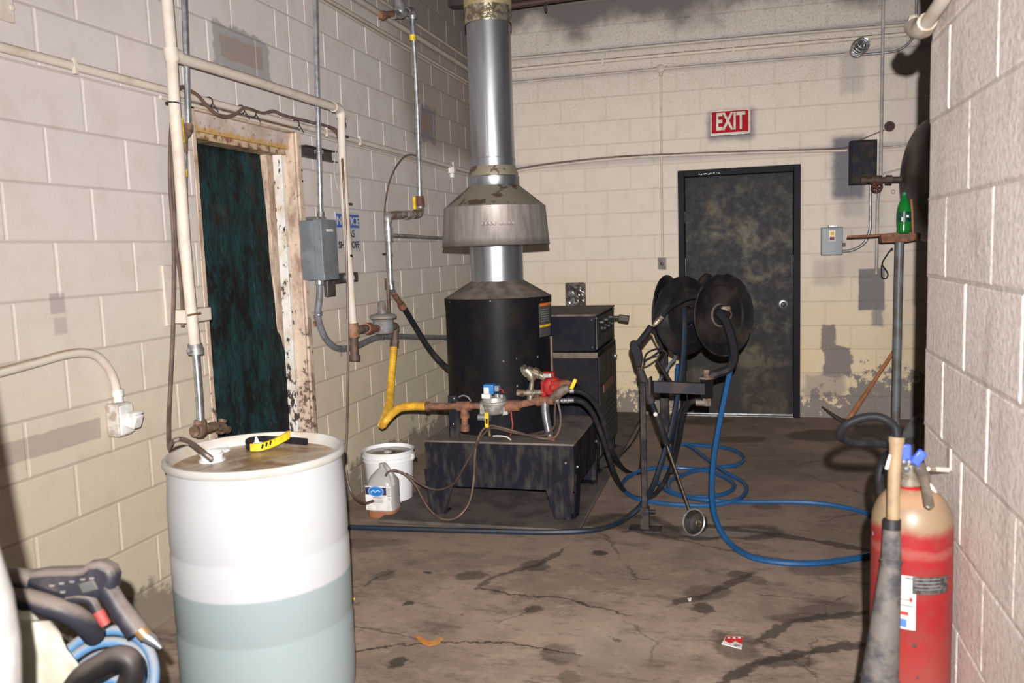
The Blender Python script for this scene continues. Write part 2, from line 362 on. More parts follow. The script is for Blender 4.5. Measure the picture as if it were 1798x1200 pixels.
greyc = mat('grey_flexible_conduit', (.17, .175, .195), (.12, .12, .13), rough=.5, scale=15)
alu = mat('cast_aluminium', (.50, .49, .47), (.32, .29, .26), rough=.45, metal=.5, scale=30, bump=.2)
dkst = mat('dark_steel_strut', (.09, .075, .07), (.05, .035, .03), rough=.5, metal=.4, scale=20)
white_pl = mat('white_plastic', (.74, .74, .74), (.60, .57, .52), rough=.38, scale=10, amt=(.5, .85))
brown_tube = mat('brown_plastic_tube', (.14, .092, .072), (.09, .06, .047), rough=.4, scale=12)
white = mat('white_paint', (.75, .74, .72), (.62, .60, .56), rough=.5, scale=20)
redsign = mat('exit_sign_red', (.33, .004, .012), (.27, .004, .011), spec=.1, rough=.6, scale=10)
signw = mat('sign_letter_cream', (.60, .54, .46), rough=.6, spec=.15)
signgr = mat('notice_sign_grey', (.50, .50, .51), (.42, .42, .43), rough=.5, scale=8)
blue = mat('notice_blue', (.022, .105, .42), (.03, .09, .33), rough=.45, scale=12)
black = mat('black_print', (.012, .012, .014), rough=.5)
wood = mat('worn_wood', (.36, .155, .06), (.24, .10, .045), rough=.55, scale=18, stretch=(1, 1, .2))
concrete = mat('pad_concrete', (.115, .09, .075), (.055, .045, .04), rough=.8, scale=5, amt=(.35, .65), bump=.3)
tan = mat('tan_sleeve', (.30, .21, .12), (.24, .165, .095), rough=.6, scale=14)
horn_m = mat('dusty_grey_horn', (.12, .105, .095), (.035, .035, .04), rough=.7, scale=22, amt=(.40, .66))
bagm = mat('cream_plastic_sack', (.55, .53, .44), (.42, .40, .31), rough=.5, scale=6)
palehose = mat('dusty_blue_hose', (.16, .30, .50), (.34, .35, .36), rough=.6, scale=14, amt=(.42, .66))
gund = mat('dusty_grey_plastic', (.085, .085, .11), (.24, .20, .17), rough=.6, scale=16, amt=(.40, .70))
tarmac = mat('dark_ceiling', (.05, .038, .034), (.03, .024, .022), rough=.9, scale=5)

def settled(name, c, dust_c, rough=.5, lo=.15, hi=.75, scale=14, spec=.3, amt=1.0, c2=None):
    t = NT(name, rough, 0, spec); t.pos(); sx = t.n.new('ShaderNodeSeparateXYZ'); t.t.links.new(t._g.outputs['Normal'], sx.inputs[0])
    n = t.noise(scale, 5, .65); f = t.step(t.math('ADD', sx.outputs[2], t.math('MULTIPLY', t.math('SUBTRACT', n, .5), .9)), lo, hi)
    base = t.mix(t.step(t.noise(scale*.6, 4), .45, .75), c, c2 or tuple(v*.8 for v in c))
    t.set('Base Color', t.mix(t.math('MULTIPLY', f, amt), base, dust_c)); _mc[name] = t.m; return t.m
gund = settled('dusty_grey_plastic', (.030, .030, .042), (.23, .19, .165), lo=.0, hi=.7)  # settled dust; upward-face mask also paints the lit top and dark sides
cream_b = settled('cream_pipe_paint_dirty', (.44, .38, .32), (.10, .075, .062), lo=.35, hi=.75, scale=20)
cream_k = settled('cream_conduit_back', (.52, .46, .385), (.13, .09, .07), lo=.35, hi=.8, scale=20)
cream = settled('cream_pipe_paint', (.60, .54, .47), (.34, .24, .16), rough=.55, lo=.45, hi=1.0, scale=14, c2=(.50, .41, .33))
dusty_hose = settled('dusty_black_hose', (.018, .016, .016), (.12, .10, .088), lo=.1, hi=.9)
palehose = settled('dusty_blue_hose', (.10, .23, .42), (.28, .30, .32), lo=.1, hi=.8, scale=22)

# ---------------------------------------------------------------- block walls
ZC = 1.607; CH = .2032; BL = .4064; G = .010
_bc = {}
def block_mesh(ln, ht, m):
    key = (round(ln, 3), round(ht, 3), m.name)
    if key in _bc: return _bc[key]
    a, h, b, dp = ln/2, ht/2, .0040, .045
    vs = []
    for (aa, hh, yy) in ((a, h, dp), (a, h, .0017), (a-b, h-b, 0)):
        vs += [(-aa, yy, -hh), (aa, yy, -hh), (aa, yy, hh), (-aa, yy, hh)]
    fs = [(8, 9, 10, 11)]
    for r in (0, 4):
        for k in range(4):
            l = (k+1) % 4; fs.append((r+k, r+l, r+4+l, r+4+k))
    me = bpy.data.meshes.new('block'); me.from_pydata(vs, [], fs); me.materials.append(m); _bc[key] = me; return me
def block_wall(root, kind, x0, a0, a1, n0, n1, phase_even, phase_odd, zoff, mb_, m_bed, openings=(), limit=300):
    rz = {'L': PI/2, 'B': 0.0, 'R': -PI/2}[kind]
    def wp(a, z, d):
        return Vector((x0+d, a, z)) if kind == 'L' else (Vector((a, x0-d, z)) if kind == 'B' else Vector((x0-d, a, z)))
    bed = MB(); o0 = ORG[root.name]; cnt = 0; rest = MB()
    for n in range(n0, n1+1):       # n = index of the row's top joint
        zt = ZC+zoff+n*CH; zb = zt-CH
        ph = phase_even(n) if n % 2 == 0 else phase_odd(n)
        # bed joint strip below the row top
        segs = [(a0, a1)]
        for (p, q, lo, hi) in openings:
            if lo < zt-.02 and hi > zt+.002:
                ns = []
                for (s0, s1) in segs:
                    if s0 < p: ns.append((s0, min(s1, p)))
                    if s1 > q: ns.append((max(s0, q), s1))
                segs = ns
        for (s0, s1) in segs:
            A = wp(s0, zt-.0035, -.012); B = wp(s1, zt+.0035, -.0020); bed.box2(A, B)
        cuts = set([a0, a1]); k = math.floor((a0-ph)/BL)
        while ph+k*BL < a1:
            if ph+k*BL > a0+.03: cuts.add(ph+k*BL)
            k += 1
        pieces = []
        cs = sorted(cuts)
        for s0, s1 in zip(cs, cs[1:]):
            cur = [(s0, s1, zb, zt)]
            for (p, q, lo, hi) in openings:
                nx = []
                for (u0, u1, w0, w1) in cur:
                    if u1 <= p or u0 >= q or w1 <= lo+.001 or w0 >= hi-.001: nx.append((u0, u1, w0, w1)); continue
                    if u0 < p-.02: nx.append((u0, p, w0, w1))
                    if u1 > q+.02: nx.append((q, u1, w0, w1))
                    if w1 > hi+.02: nx.append((max(u0, p), min(u1, q), hi, w1))
                cur = nx
            pieces += cur
        for (s0, s1, w0, w1) in pieces:
            if s1-s0 < .025: continue
            w0 = max(w0, -.005)
            ln = round((s1-s0-G)*100)/100 if abs((s1-s0)-BL) > .004 else BL-G
            hgt = w1-w0-G*.8
            me = block_mesh(ln, hgt, mb_)
            o = bpy.data.objects.new('block', me); COL.objects.link(o); o.parent = root
            p = wp((s0+s1)/2, (w0+w1)/2, random.uniform(-.0012, .0006))
            o.location = p-o0; o.rotation_euler = (random.uniform(-.004, .004), 0, rz+random.uniform(-.0025, .0025)); cnt += 1
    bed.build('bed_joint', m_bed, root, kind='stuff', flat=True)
    return cnt

# left wall (inner face x = 0), opening for the doorway
DY0, DY1, DZ = -4.235, -3.315, 2.2166
wl = MB(); CEIL = 3.66
for (ya, yb, za, zb) in ((-8.6, DY0, 0, CEIL), (DY1, .2, 0, CEIL), (DY0, DY1, DZ, CEIL)): wl.box2((-.2, ya, za), (-.0038, yb, zb))
wall_left = props(wl.build('wall_left', M_WL2, flat=True), kind='structure')
phn = lambda n: -5.084; pho = lambda n: -4.884
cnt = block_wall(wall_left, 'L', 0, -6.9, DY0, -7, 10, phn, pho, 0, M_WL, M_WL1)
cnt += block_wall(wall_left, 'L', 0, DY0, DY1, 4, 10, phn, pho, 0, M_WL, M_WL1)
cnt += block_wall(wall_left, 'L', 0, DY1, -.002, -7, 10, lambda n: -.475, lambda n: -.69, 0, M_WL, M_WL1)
# back wall (inner face y = 0), opening for the steel door
BX0, BX1, BZ = 1.827, 2.838, 2.150
wb = MB()
for (xa, xb, za, zb) in ((0, BX0, 0, CEIL), (BX1, 5.2, 0, CEIL), (BX0, BX1, BZ, CEIL)): wb.box2((xa, .0038, za), (xb, .2, zb))
wall_back = props(wb.build('wall_back', M_WB2, flat=True), kind='structure')
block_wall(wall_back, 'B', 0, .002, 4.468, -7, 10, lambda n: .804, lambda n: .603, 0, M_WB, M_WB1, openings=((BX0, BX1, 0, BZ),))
# partition on the right, seen at a glancing angle
PX = 2.851; PY = -5.088
wr = MB(); wr.box2((PX+.0038, -8.6, 0), (PX+.19, PY-.004, CEIL))
wall_right = props(wr.build('wall_right', M_WR2, flat=True), kind='structure')
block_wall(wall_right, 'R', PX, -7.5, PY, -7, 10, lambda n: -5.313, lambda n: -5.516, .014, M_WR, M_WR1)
fb = MB(); fb.box2((-.2, -9.5, -.12), (5.4, 1.6, 0))
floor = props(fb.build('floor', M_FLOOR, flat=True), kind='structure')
pad = MB(); pad.slab([(.36, -3.28, 0), (1.52, -3.28, 0), (1.50, -.01, 0), (.36, -.01, 0)], (0, 0, .022))
props(pad.build('trim_1', concrete, bevel=.006), 'low stained concrete pad under the heater stand', kind='structure')
cb = MB(); cb.box2((-.2, -8.6, CEIL), (5.4, .2, CEIL+.1))
ceiling = props(cb.build('ceiling', tarmac, flat=True), kind='structure')
sw = MB(); sw.box2((5.2, -8.6, 0), (5.3, .2, CEIL)); props(sw.build('wall_side', M_WB2, flat=True), kind='structure')
cbm = MB(); cbm.box2((.0, -.62, CEIL-.10), (5.2, -.50, CEIL)); bmo = cbm.build('roof_beam', tarmac, ceiling)

# ---------------------------------------------------------------- doorway on the left
def peel_mat():
    t = NT('peeling_white_paint', .5, 0, .4); x, y, z = t.pos()
    n = t.noise(28, 6, .7, stretch=(1, 1, .6)); low = t.math('MULTIPLY', t.step(z, 2.1, .6), .07)
    f = t.step(t.math('ADD', n, low), .60, .62)
    c = t.mix(t.step(t.noise(9, 4), .45, .7), (.68, .66, .62), (.55, .48, .38)); t.set('Base Color', t.mix(f, c, (.06, .045, .04))); return t.m
def frame_mat():
    t = NT('yellowed_frame_paint', .55, 0, .4); x, y, z = t.pos()
    n = t.noise(9, 6, .7, stretch=(1, 1, .5)); c = t.mix(t.step(n, .42, .66), (.58, .46, .36), (.30, .20, .15))
    c = t.mix(t.math('MULTIPLY', t.step(t.math('ADD', t.noise(26, 6, .7), t.math('MULTIPLY', t.step(z, 1.3, .6), .12)), .62, .66), .9), c, (.09, .055, .04)); t.set('Base Color', c); return t.m
def head_mat():
    t = NT('rust_stained_header', .6, 0, .3); x, y, z = t.pos()
    c = t.mix(t.step(t.noise(7, 4), .4, .7), (.55, .47, .43), (.40, .31, .26))
    q = t.math('ADD', z, t.math('MULTIPLY', t.math('SUBTRACT', t.noise(30, 5, .7, stretch=(1, 1, .5)), .5), .09))
    c = t.mix(t.math('MULTIPLY', t.step(q, 2.145, 2.118), .85), c, (.50, .29, .07))
    c = t.mix(t.step(t.noise(50, 5, .7), .58, .64), c, (.24, .12, .05)); t.set('Base Color', c); return t.m
M_PEEL, M_FRAME, M_HEAD = peel_mat(), frame_mat(), head_mat()
door1 = MB(); door1.box2((-.2, DY1-.022, 0), (-.0, DY1, DZ)); door1.box2((-.2, DY0, 0), (-.0, DY0+.03, DZ)); door1.box2((-.2, DY0, DZ-.02), (0, DY1, DZ))
door_1 = props(door1.build('door_1', M_FRAME, bevel=.003), kind='structure', label='doorless rusty steel frame in left wall')
h = MB(); h.box2((-.06, DY0+.03, 2.110), (-.03, DY1-.022, DZ-.015)); h.build('header_panel', M_HEAD, door_1)
h = MB(); h.box2((-.15, DY0+.03, 2.080), (-.045, DY1-.03, 2.112)); h.build('frame_head', mat('rusty_cream_head', (.50, .38, .24), (.20, .10, .05), rough=.6, scale=22, amt=(.46, .60)), door_1, 'rusty frame head', bevel=.003)
h = MB(); h.box2((-.115, DY1-.055, 0), (-.062, DY1-.02, 2.082)); h.build('door_stop', M_PEEL, door_1, 'peeling white door stop', bevel=.003)
h = MB(); h.box2((-.19, DY1-.10, 0), (-.125, DY1-.02, 2.082)); h.build('door_stop', M_FRAME, door_1, bevel=.003)
h = MB(); h.box2((-.004, DY1-.002, 0), (.010, DY1+.045, DZ+.01)); h.build('casing', M_FRAME, door_1, bevel=.003)
h = MB(); h.box2((-.004, DY0-.02, DZ-.008), (.014, DY1+.04, DZ+.018)); h.build('lintel_angle', rust_g, door_1, 'brown stained lintel angle', bevel=.003)
h = MB()
for zz in (2.16, 2.10): h.cyl((0.002, DY1+.035, zz-.16), (.013, DY1+.035, zz-.16), .006, n=8)
h.build('bolt', dkst, door_1)

def tarp_mat():
    t = NT('green_black_tarp', .75, 0, .15); x, y, z = t.pos()
    n1 = t.noise(6, 6, .75, stretch=(1, 1, .55)); n2 = t.noise(55, 5, .75, stretch=(1, 1, .18)); n3 = t.noise(3, 4, .6)
    c = t.mix(t.step(n1, .42, .62), (.011, .036, .040), (.007, .007, .007))
    c = t.mix(t.math('MULTIPLY', t.step(n2, .48, .62), .85), c, (.010, .010, .010))
    c = t.mix(t.math('MULTIPLY', t.step(z, 1.55, 2.0), t.step(n3, .45, .65)), c, (.05, .035, .022))
    c = t.mix(t.math('MULTIPLY', t.step(t.noise(120, 3, .7, stretch=(1, 1, .15)), .60, .70), .6), c, (.045, .10, .10))
    t.set('Base Color', c); t.bump(n2, .4, .004); return t.m
tarp = MB(); NI, NJ = 34, 60
vs = []
for j in range(NJ+1):
    f = j/NJ; z = 2.085-f*2.0
    yr = -3.375+.02*math.sin(f*3) + .09*max(0, f-.1)     # right edge sags towards the jamb
    if f < .5: yr = -3.385 + .04*f*2
    xb = -.165+.09*f
    for i in range(NI+1):
        g = i/NI; y = DY0+.035+(yr-(DY0+.035))*g
        x = xb+.012*math.sin(g*17+f*2.2)*(.3+.7*f)+.01*mnoise.noise(Vector((g*5, f*9, 1)))+.006*math.sin(g*41+f*5)
        vs.append((x, y, z))
fs = [(j*(NI+1)+i, j*(NI+1)+i+1, (j+1)*(NI+1)+i+1, (j+1)*(NI+1)+i) for j in range(NJ) for i in range(NI)]
tarp.add(vs, fs)
solo('tarp_curtain', tarp, tarp_mat(), 'torn dark green tarp hanging in the doorway of the left wall', 'curtain', solid=.003)
# dark room behind the doorway
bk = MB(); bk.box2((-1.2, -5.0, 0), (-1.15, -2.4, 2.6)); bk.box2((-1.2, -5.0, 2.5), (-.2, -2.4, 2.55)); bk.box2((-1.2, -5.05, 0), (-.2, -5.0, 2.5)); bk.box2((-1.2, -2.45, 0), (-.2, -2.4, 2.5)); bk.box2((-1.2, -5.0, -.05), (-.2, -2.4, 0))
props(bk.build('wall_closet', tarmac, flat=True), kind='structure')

# ---------------------------------------------------------------- steel door in the back wall
def door_mat():
    t = NT('burnt_black_door', .34, 0.0, .10); x, y, z = t.pos()
    n = t.noise(3.4, 6, .62); n2 = t.noise(16, 5, .7)
    zz = t.math('MULTIPLY', t.step(z, 2.10, 1.9), 1.0)
    c = t.mix(t.math('MULTIPLY', t.math('MULTIPLY', t.step(n, .44, .64), t.step(t.noise(7, 5, .6, dist=.6), .34, .60)), zz), (.009, .008, .011), (.105, .085, .055))
    c = t.mix(t.math('MULTIPLY', t.step(n2, .56, .70), .65), c, (.025, .022, .022))
    c = t.mix(t.math('MULTIPLY', t.step(z, .9, .2), .5), c, (.045, .036, .027))
    e = t.math('ADD', t.step(x, 1.96, 1.89), t.step(x, 2.72, 2.78))
    c = t.mix(t.math('MULTIPLY', e, .7), c, (.011, .011, .015))
    t.set('Base Color', c); t.set('Roughness', t.math('ADD', .28, t.math('MULTIPLY', n2, .35))); t.bump(n2, .25, .004); return t.m
MD = door_mat()
dframe = mat('dark_door_frame', (.007, .007, .011), (.005, .005, .007), rough=.5, scale=5, spec=.08)
d2 = MB()
d2.box2((BX0, -.025, 0), (BX0+.055, .15, BZ)); d2.box2((BX1-.055, -.025, 0), (BX1, .15, BZ)); d2.box2((BX0+.055, -.025, BZ-.055), (BX1-.055, .15, BZ))
door_2 = props(d2.build('door_2', dframe, bevel=.003), kind='structure', label='soot-blackened steel exit door with round knob')
h = MB(); h.box2((BX0+.060, .005, .022), (BX1-.060, .045, BZ-.060)); leaf = h.build('door_leaf', MD, door_2, bevel=.003)
h = MB(); kx = at(1375, 534, y=0); h.lathe((kx.x, .005, kx.z), [(.040, 0), (.040, .006), (.035, .010), (.020, .012)], 24, (0, -1, 0)); h.build('knob_rose', galv, leaf, 'bright ring rose')
h = MB(); h.lathe((kx.x, -.005, kx.z), [(.010, 0), (.012, .02), (.022, .032), (.024, .042), (.018, .052), (.004, .055)], 20, (0, -1, 0)); h.build('knob', black, leaf)
h = MB(); h.box2((BX0, -.02, -.001), (BX1, .16, .006)); h.build('threshold', galv_d, door_2)
for zz in (1.75, 1.1, .35):
    h = MB(); h.cyl((BX0+.058, -.012, zz-.05), (BX0+.058, -.012, zz+.05), .007, n=8); h.build('hinge', dkst, door_2)
h = MB()
random.seed(3); p0 = at(1228, 306, y=-.027)
for i in range(9): h.box((p0.x+.02*i+random.uniform(-.004, .004), -.026, p0.z+random.uniform(-.004, .004)), (random.uniform(.006, .02), .002, random.uniform(.003, .007)), Matrix.Rotation(random.uniform(-.4, .4), 3, 'Y'))
h.build('paint_scrape', white, door_2, 'white scraped marks on frame head')

# ---------------------------------------------------------------- pipe runs on the walls
def L_(u, v, o=.02): return at(u, v, x=o)
def B_(u, v, o=.02): return at(u, v, y=-o)
def strap(mbx, p, r, ax):
    mbx.ring(p, r, .003, ax, 12, 6)

def pipe_run(name, label, pts, r, m, group=None, cat='pipe', sub=0, clamps=(), n=10):
    root = thing(name, label, cat, pts[0], group)
    MB().tube(pts, r, n, sub=sub).build('tube', m, root)
    for p in clamps:
        c = MB(); c.box(Vector(p[0])+Vector(p[1])*.004, (.014, .014, r*3.2)); c.build('strap', m, root)
    return root
pipe_run('wall_conduit', 'cream painted conduit crossing the left wall above the tarp doorway', [(.022, -6.9, 2.243), (.022, -4.4, 2.243), (.022, -1.7, 2.236), (.022, -.06, 2.222)], .017, cream, 'conduits along the left wall',
         clamps=[(Vector((.03, y, 2.24)), Vector((1, 0, 0))) for y in (-4.95, -3.0, -2.55, -.75)])
pipe_run('wall_conduit', 'thin cream tube added for the shadow edge under the main conduit over the doorway', [(.010, -4.45, 2.212), (.010, -2.6, 2.207), (.010, -.1, 2.190)], .008, cream, 'conduits along the left wall')  # added tube stands in for the shadow edge below the conduit
bx = MB(); p = Vector((.035, -.79, 2.195)); bx.box(p, (.05, .05, .05)); bx.cyl(p-Vector((0, 0, .025)), p-Vector((0, 0, .06)), .02)
solo('junction_fitting', bx, white, 'small white fitting under the left wall conduit near the corner', 'fitting', bevel=.004)
r1 = .013
pipe_run('wall_conduit', 'lowest of the three upper conduits on the left wall, a paired tan run', [(.018, -4.6, 3.028), (.018, -.03, 3.012)], .013, cream_b, 'conduits along the left wall')
pipe_run('wall_conduit', 'tan conduit pressed against the lowest upper conduit of the left wall', [(.018, -4.6, 3.002), (.018, -.03, 2.988)], .009, cream_b, 'conduits along the left wall')
pipe_run('wall_conduit', 'thickest upper pipe on the left wall, the middle of the three runs', [(.03, -4.0, 3.125), (.03, -.05, 3.122)], .021, cream_b, 'conduits along the left wall')
pipe_run('wall_conduit', 'topmost thin dark-edged conduit on the left wall by the ceiling', [(.014, -3.2, 3.232), (.014, -.03, 3.222)], .011, cream_b, 'conduits along the left wall')
pipe_run('wall_conduit', 'topmost horizontal conduit on the back wall above the exit sign', [(.03, -.018, 3.222), (2.6, -.018, 3.212), (3.69, -.018, 3.195)], .014, cream_b, 'conduits along the back wall')
pipe_run('wall_conduit', 'second conduit from the top on the back wall, bright cream', [(.03, -.022, 3.122), (1.6, -.022, 3.130), (3.68, -.022, 3.122)], .017, cream_k, 'conduits along the back wall',
         clamps=[(Vector((x, -.03, 3.115)), Vector((0, -1, 0))) for x in (1.2, 2.3)])
pipe_run('wall_conduit', 'third conduit from the top on the back wall, running to the cage lamp', [(.03, -.014, 3.012), (1.64, -.014, 3.022), (3.17, -.014, 3.009)], .010, cream_b, 'conduits along the back wall')
jf = MB(); p = Vector((1.695, -.02, 3.02)); jf.lathe(p, [(.02, -.002), (.034, 0), (.034, .02), (.026, .026)], 20, (0, -1, 0)); jf.cyl(p-Vector((.06, 0, 0)), p+Vector((.06, 0, 0)), .016); jf.cyl(p, p-Vector((0, 0, .06)), .015)
solo('conduit_tee', jf, cream_b, 'round tee fitting where the drop conduit leaves the upper back wall runs', 'fitting')
pipe_run('drop_conduit', 'straight cream conduit dropping down the back wall to the outlet left of the door', [(1.695, -.014, 2.96), (1.690, -.014, 2.3), (1.688, -.014, 1.42)], .010, cream_k, 'drop conduits on the back wall')
pipe_run('wall_conduit', 'sagging cream conduit on the back wall just above the exit door', [B_(893, 304, .02), B_(905, 301, .02), B_(950, 293, .02), B_(1000, 287, .02), B_(1080, 279, .02), B_(1160, 274, .02), B_(1300, 269, .02), B_(1487, 264, .02)], .013, cream_k, 'conduits along the back wall', sub=3)
pipe_run('wall_cable', 'thin brown cable lying on the sagging conduit above the exit door', [B_(893, 299, .03), B_(950, 289, .03), B_(1000, 283, .03), B_(1080, 275, .03), B_(1160, 271, .03), B_(1300, 265.5, .03), B_(1480, 260, .03), B_(1508, 247, .03), B_(1553, 228, .03)], .005, brown_tube, 'conduits along the back wall', 'cable', sub=3)
ob = MB(); p = B_(1163, 463, .0); root = thing('wall_outlet', 'small dark outlet box on the back wall left of the exit door', 'outlet', (p.x, 0, p.z-.06))
ob.box((p.x, -.02, p.z), (.068, .04, .11)); ob.build('box', galv_d, root, bevel=.003)
ob = MB(); ob.box((p.x, -.042, p.z), (.060, .005, .10)); ob.build('cover_plate', dkst, root, bevel=.002); ob = MB(); ob.lathe((p.x, -.044, p.z), [(.016, 0), (.016, .004), (.01, .006)], 16, (0, -1, 0)); ob.build('socket', black, root)
# right-hand conduits on the back wall
pipe_run('drop_conduit', 'long grey vertical conduit passing left of the cage lamp elbow, down behind the panel', [(3.455, -.055, 3.60), (3.452, -.055, 2.0), (3.430, -.055, 1.80), (3.43, -.05, 1.35), (3.428, -.05, 1.22)], .013, mat('grey_cream_conduit', (.36, .33, .30), (.25, .23, .22), rough=.5, scale=8), 'drop conduits on the back wall')
pipe_run('drop_conduit', 'dark conduit curving down from the ceiling to the cage lamp', [(3.70, -.03, 3.62), (3.70, -.03, 3.20), (3.69, -.03, 3.12), (3.65, -.03, 3.05), (3.58, -.03, 3.005), (3.50, -.03, 2.992), (3.30, -.03, 2.99)], .011, galv_d, 'drop conduits on the back wall', sub=4)
# cage lamp
p = Vector((3.262, -.02, 3.02)); root = thing('cage_lamp', 'wire-caged bulkhead lamp on the upper right of the back wall', 'lamp', p)
ax = Vector((-.42, -.85, -.35)).normalized(); b0 = p
h = MB(); h.lathe(b0, [(.05, 0), (.055, .02), (.05, .04), (.045, .05)], 20, (0, -1, 0)); h.build('lamp_base', galv_d, root)
h = MB(); h.lathe(b0+Vector((0, -.04, 0)), [(.03, 0), (.040, .03), (.042, .08), (.03, .12), (.005, .135)], 18, (.25, -1, .25)); h.build('globe', mat('dirty_glass_globe', (.06, .05, .045), rough=.2), root)
axx = Vector((.25, -1, .25)).normalized(); a1 = axx.orthogonal().normalized(); a2 = axx.cross(a1); c0 = b0+Vector((0, -.045, 0))
for k in range(5):
    h = MB(); h.ring(c0+axx*(.012+.030*k), [.058, .062, .062, .058, .046][k], .0035, axx, 24, 6); h.build('cage_ring', galv, root)
for k in range(4):
    a = PI*k/4; d = a1*math.cos(a)+a2*math.sin(a); h = MB()
    h.tube([c0+d*.058, c0+axx*.07+d*.063, c0+axx*.13+d*.046, c0+axx*.15, c0+axx*.13-d*.046, c0+axx*.07-d*.063, c0-d*.058], .003, 6, sub=4); h.build('cage_wire', galv, root)
# electrical panel, disconnect
def P0(u, v, y=0): return at(u, v, y=y)
a, b = P0(1490, 250, -.0), P0(1543, 324, -.0); root = thing('panel_box', 'soot-black electrical panel on the back wall right of the door', 'electrical box', (a.x, 0, b.z))
h = MB(); h.box2((a.x, -.11, b.z), (b.x-.03, -.001, a.z)); h.build('box', blk, root, bevel=.004)
h = MB(); h.box2((a.x+.01, -.125, b.z+.01), (b.x-.04, -.108, a.z-.012)); dr = h.build('door', mat('sooty_blue_black', (.012, .012, .022), (.035, .025, .02), rough=.5, scale=12, spec=.08), root, bevel=.006)
h = MB(); h.box2((a.x+.07, -.132, b.z+.19), (a.x+.13, -.124, b.z+.26)); h.build('label_plate', blk, dr); h = MB(); h.box2((a.x+.09, -.14, b.z+.08), (a.x+.12, -.124, b.z+.13)); h.build('latch', blk, dr)
pipe_run('drop_conduit', 'galvanised conduit curving from the black panel down to the grey switch box', [B_(1528, 325, .03), B_(1528, 390, .03), B_(1527, 405, .03), B_(1520, 424, .03), B_(1505, 436, .03), B_(1488, 441, .03), B_(1476, 441.5, .03)], .013, galv_d, 'drop conduits on the back wall', sub=3)
a, b = P0(1441, 400), P0(1479, 448); root = thing('switch_box', 'grey safety switch box with yellow emblem sticker right of the exit door', 'electrical box', (a.x, 0, b.z))
h = MB(); h.box2((a.x, -.075, b.z), (b.x-.005, -.001, a.z)); h.build('box', greyp, root, bevel=.004)
h = MB(); h.box2((a.x+.003, -.083, b.z+.004), (b.x-.008, -.074, a.z-.004)); cv = h.build('cover', greyp, root, bevel=.003)
h = MB(); h.box2((a.x+.055, -.078, a.z-.002), (a.x+.125, -.02, a.z+.018)); h.build('hub', galv_d, root, bevel=.003)
h = MB(); h.box2((b.x-.005, -.06, b.z+.07), (b.x+.018, -.03, b.z+.10)); h.build('switch_handle', black, root, bevel=.003)
lx = (a.x+b.x)/2-.003; lz = a.z-.06
h = MB(); h.box2((lx-.024, -.0842, lz-.055), (lx+.024, -.083, lz+.032)); st = h.build('sticker', white, cv, 'white bordered sticker')
h = MB(); h.box2((lx-.019, -.0850, lz-.012), (lx+.019, -.0841, lz+.028)); h.build('emblem', yelp, cv, 'yellow square emblem')
h = MB()
for q in (-1, 1): h.box2((lx+q*.009-.0015, -.0856, lz-.001), (lx+q*.009+.0015, -.0849, lz+.017)); h.box2((lx-.010, -.0856, lz+.008+q*.009-.0015), (lx+.010, -.0849, lz+.008+q*.009+.0015))
h.box2((lx-.002, -.0856, lz+.004), (lx+.002, -.0849, lz+.012)); h.build('emblem_mark', black, cv)
h = MB(); h.box2((lx-.019, -.0850, lz-.050), (lx+.019, -.0841, lz-.020)); h.build('danger_strip', mat('dark_red_print', (.16, .02, .02)), cv, 'dark red warning strip')
# hanging black cable tie by the conduit
h = MB(); h.tube([B_(1565, 438, .05), B_(1556, 450, .05), B_(1549, 464, .06), B_(1555, 474, .06), B_(1559, 482, .05), B_(1556, 489, .05), B_(1549, 488, .05), B_(1548, 478, .05), B_(1548, 466, .05)], .006, 8, sub=4); h.ball(B_(1566, 438, .05), .012)
solo('looped_cable', h, rub, 'short looped black cable hanging from the end of the grey vertical conduit', 'cable')
# hole, small ring, side cables
h = MB(); p = P0(1562, 222); h.lathe((p.x, 0, p.z), [(.042, .0), (.040, .006), (.022, .009), (.016, .002)], 20, (0, -1, 0)); solo('wall_bung', h, mat('rust_black', (.06, .03, .025), rough=.8), 'round rusty black knockout on the back wall above the black panel', 'fitting')
h = MB(); p = P0(1568, 337); h.ring((p.x, -.006, p.z), .014, .003, (0, -1, 0), 20); solo('wall_ring', h, galv_d, 'tiny metal ring on the back wall below the rusty valve', 'fitting')
pipe_run('wall_cable', 'upper pale cable running from the black panel towards the tank', [B_(1548, 259, .03), B_(1570, 258, .03), B_(1590, 254, .04), B_(1612, 247, .05)], .007, cream_b, 'cables by the tank', 'cable', sub=3)
pipe_run('wall_cable', 'lower pale cable slanting up to the tank below the panel', [B_(1548, 306, .03), B_(1570, 300, .03), B_(1600, 291, .04)], .007, cream_b, 'cables by the tank', 'cable', sub=3)
# foil patch
p0, p1 = P0(993, 497), P0(1029, 541); root = MB(); N = 12; vs = []
for j in range(N+1):
    for i in range(N+1):
        e = 0 if i in (0, N) or j in (0, N) else 1
        vs.append((p0.x+(p1.x-p0.x)*i/N+.004*mnoise.noise(Vector((i, j, 3))), -.006-e*(.022+.020*mnoise.noise(Vector((i*.8, j*.8, 0)))), p0.z+(p1.z-p0.z)*j/N))
root.add(vs, [(j*(N+1)+i, j*(N+1)+i+1, (j+1)*(N+1)+i+1, (j+1)*(N+1)+i) for j in range(N) for i in range(N)])
solo('foil_patch', root, mat('crumpled_dark_foil', (.30, .28, .27), (.12, .10, .10), rough=.35, metal=.7, scale=18), 'crumpled sooty foil patch on the back wall above the black cabinet', 'patch', flat=True, solid=.003)
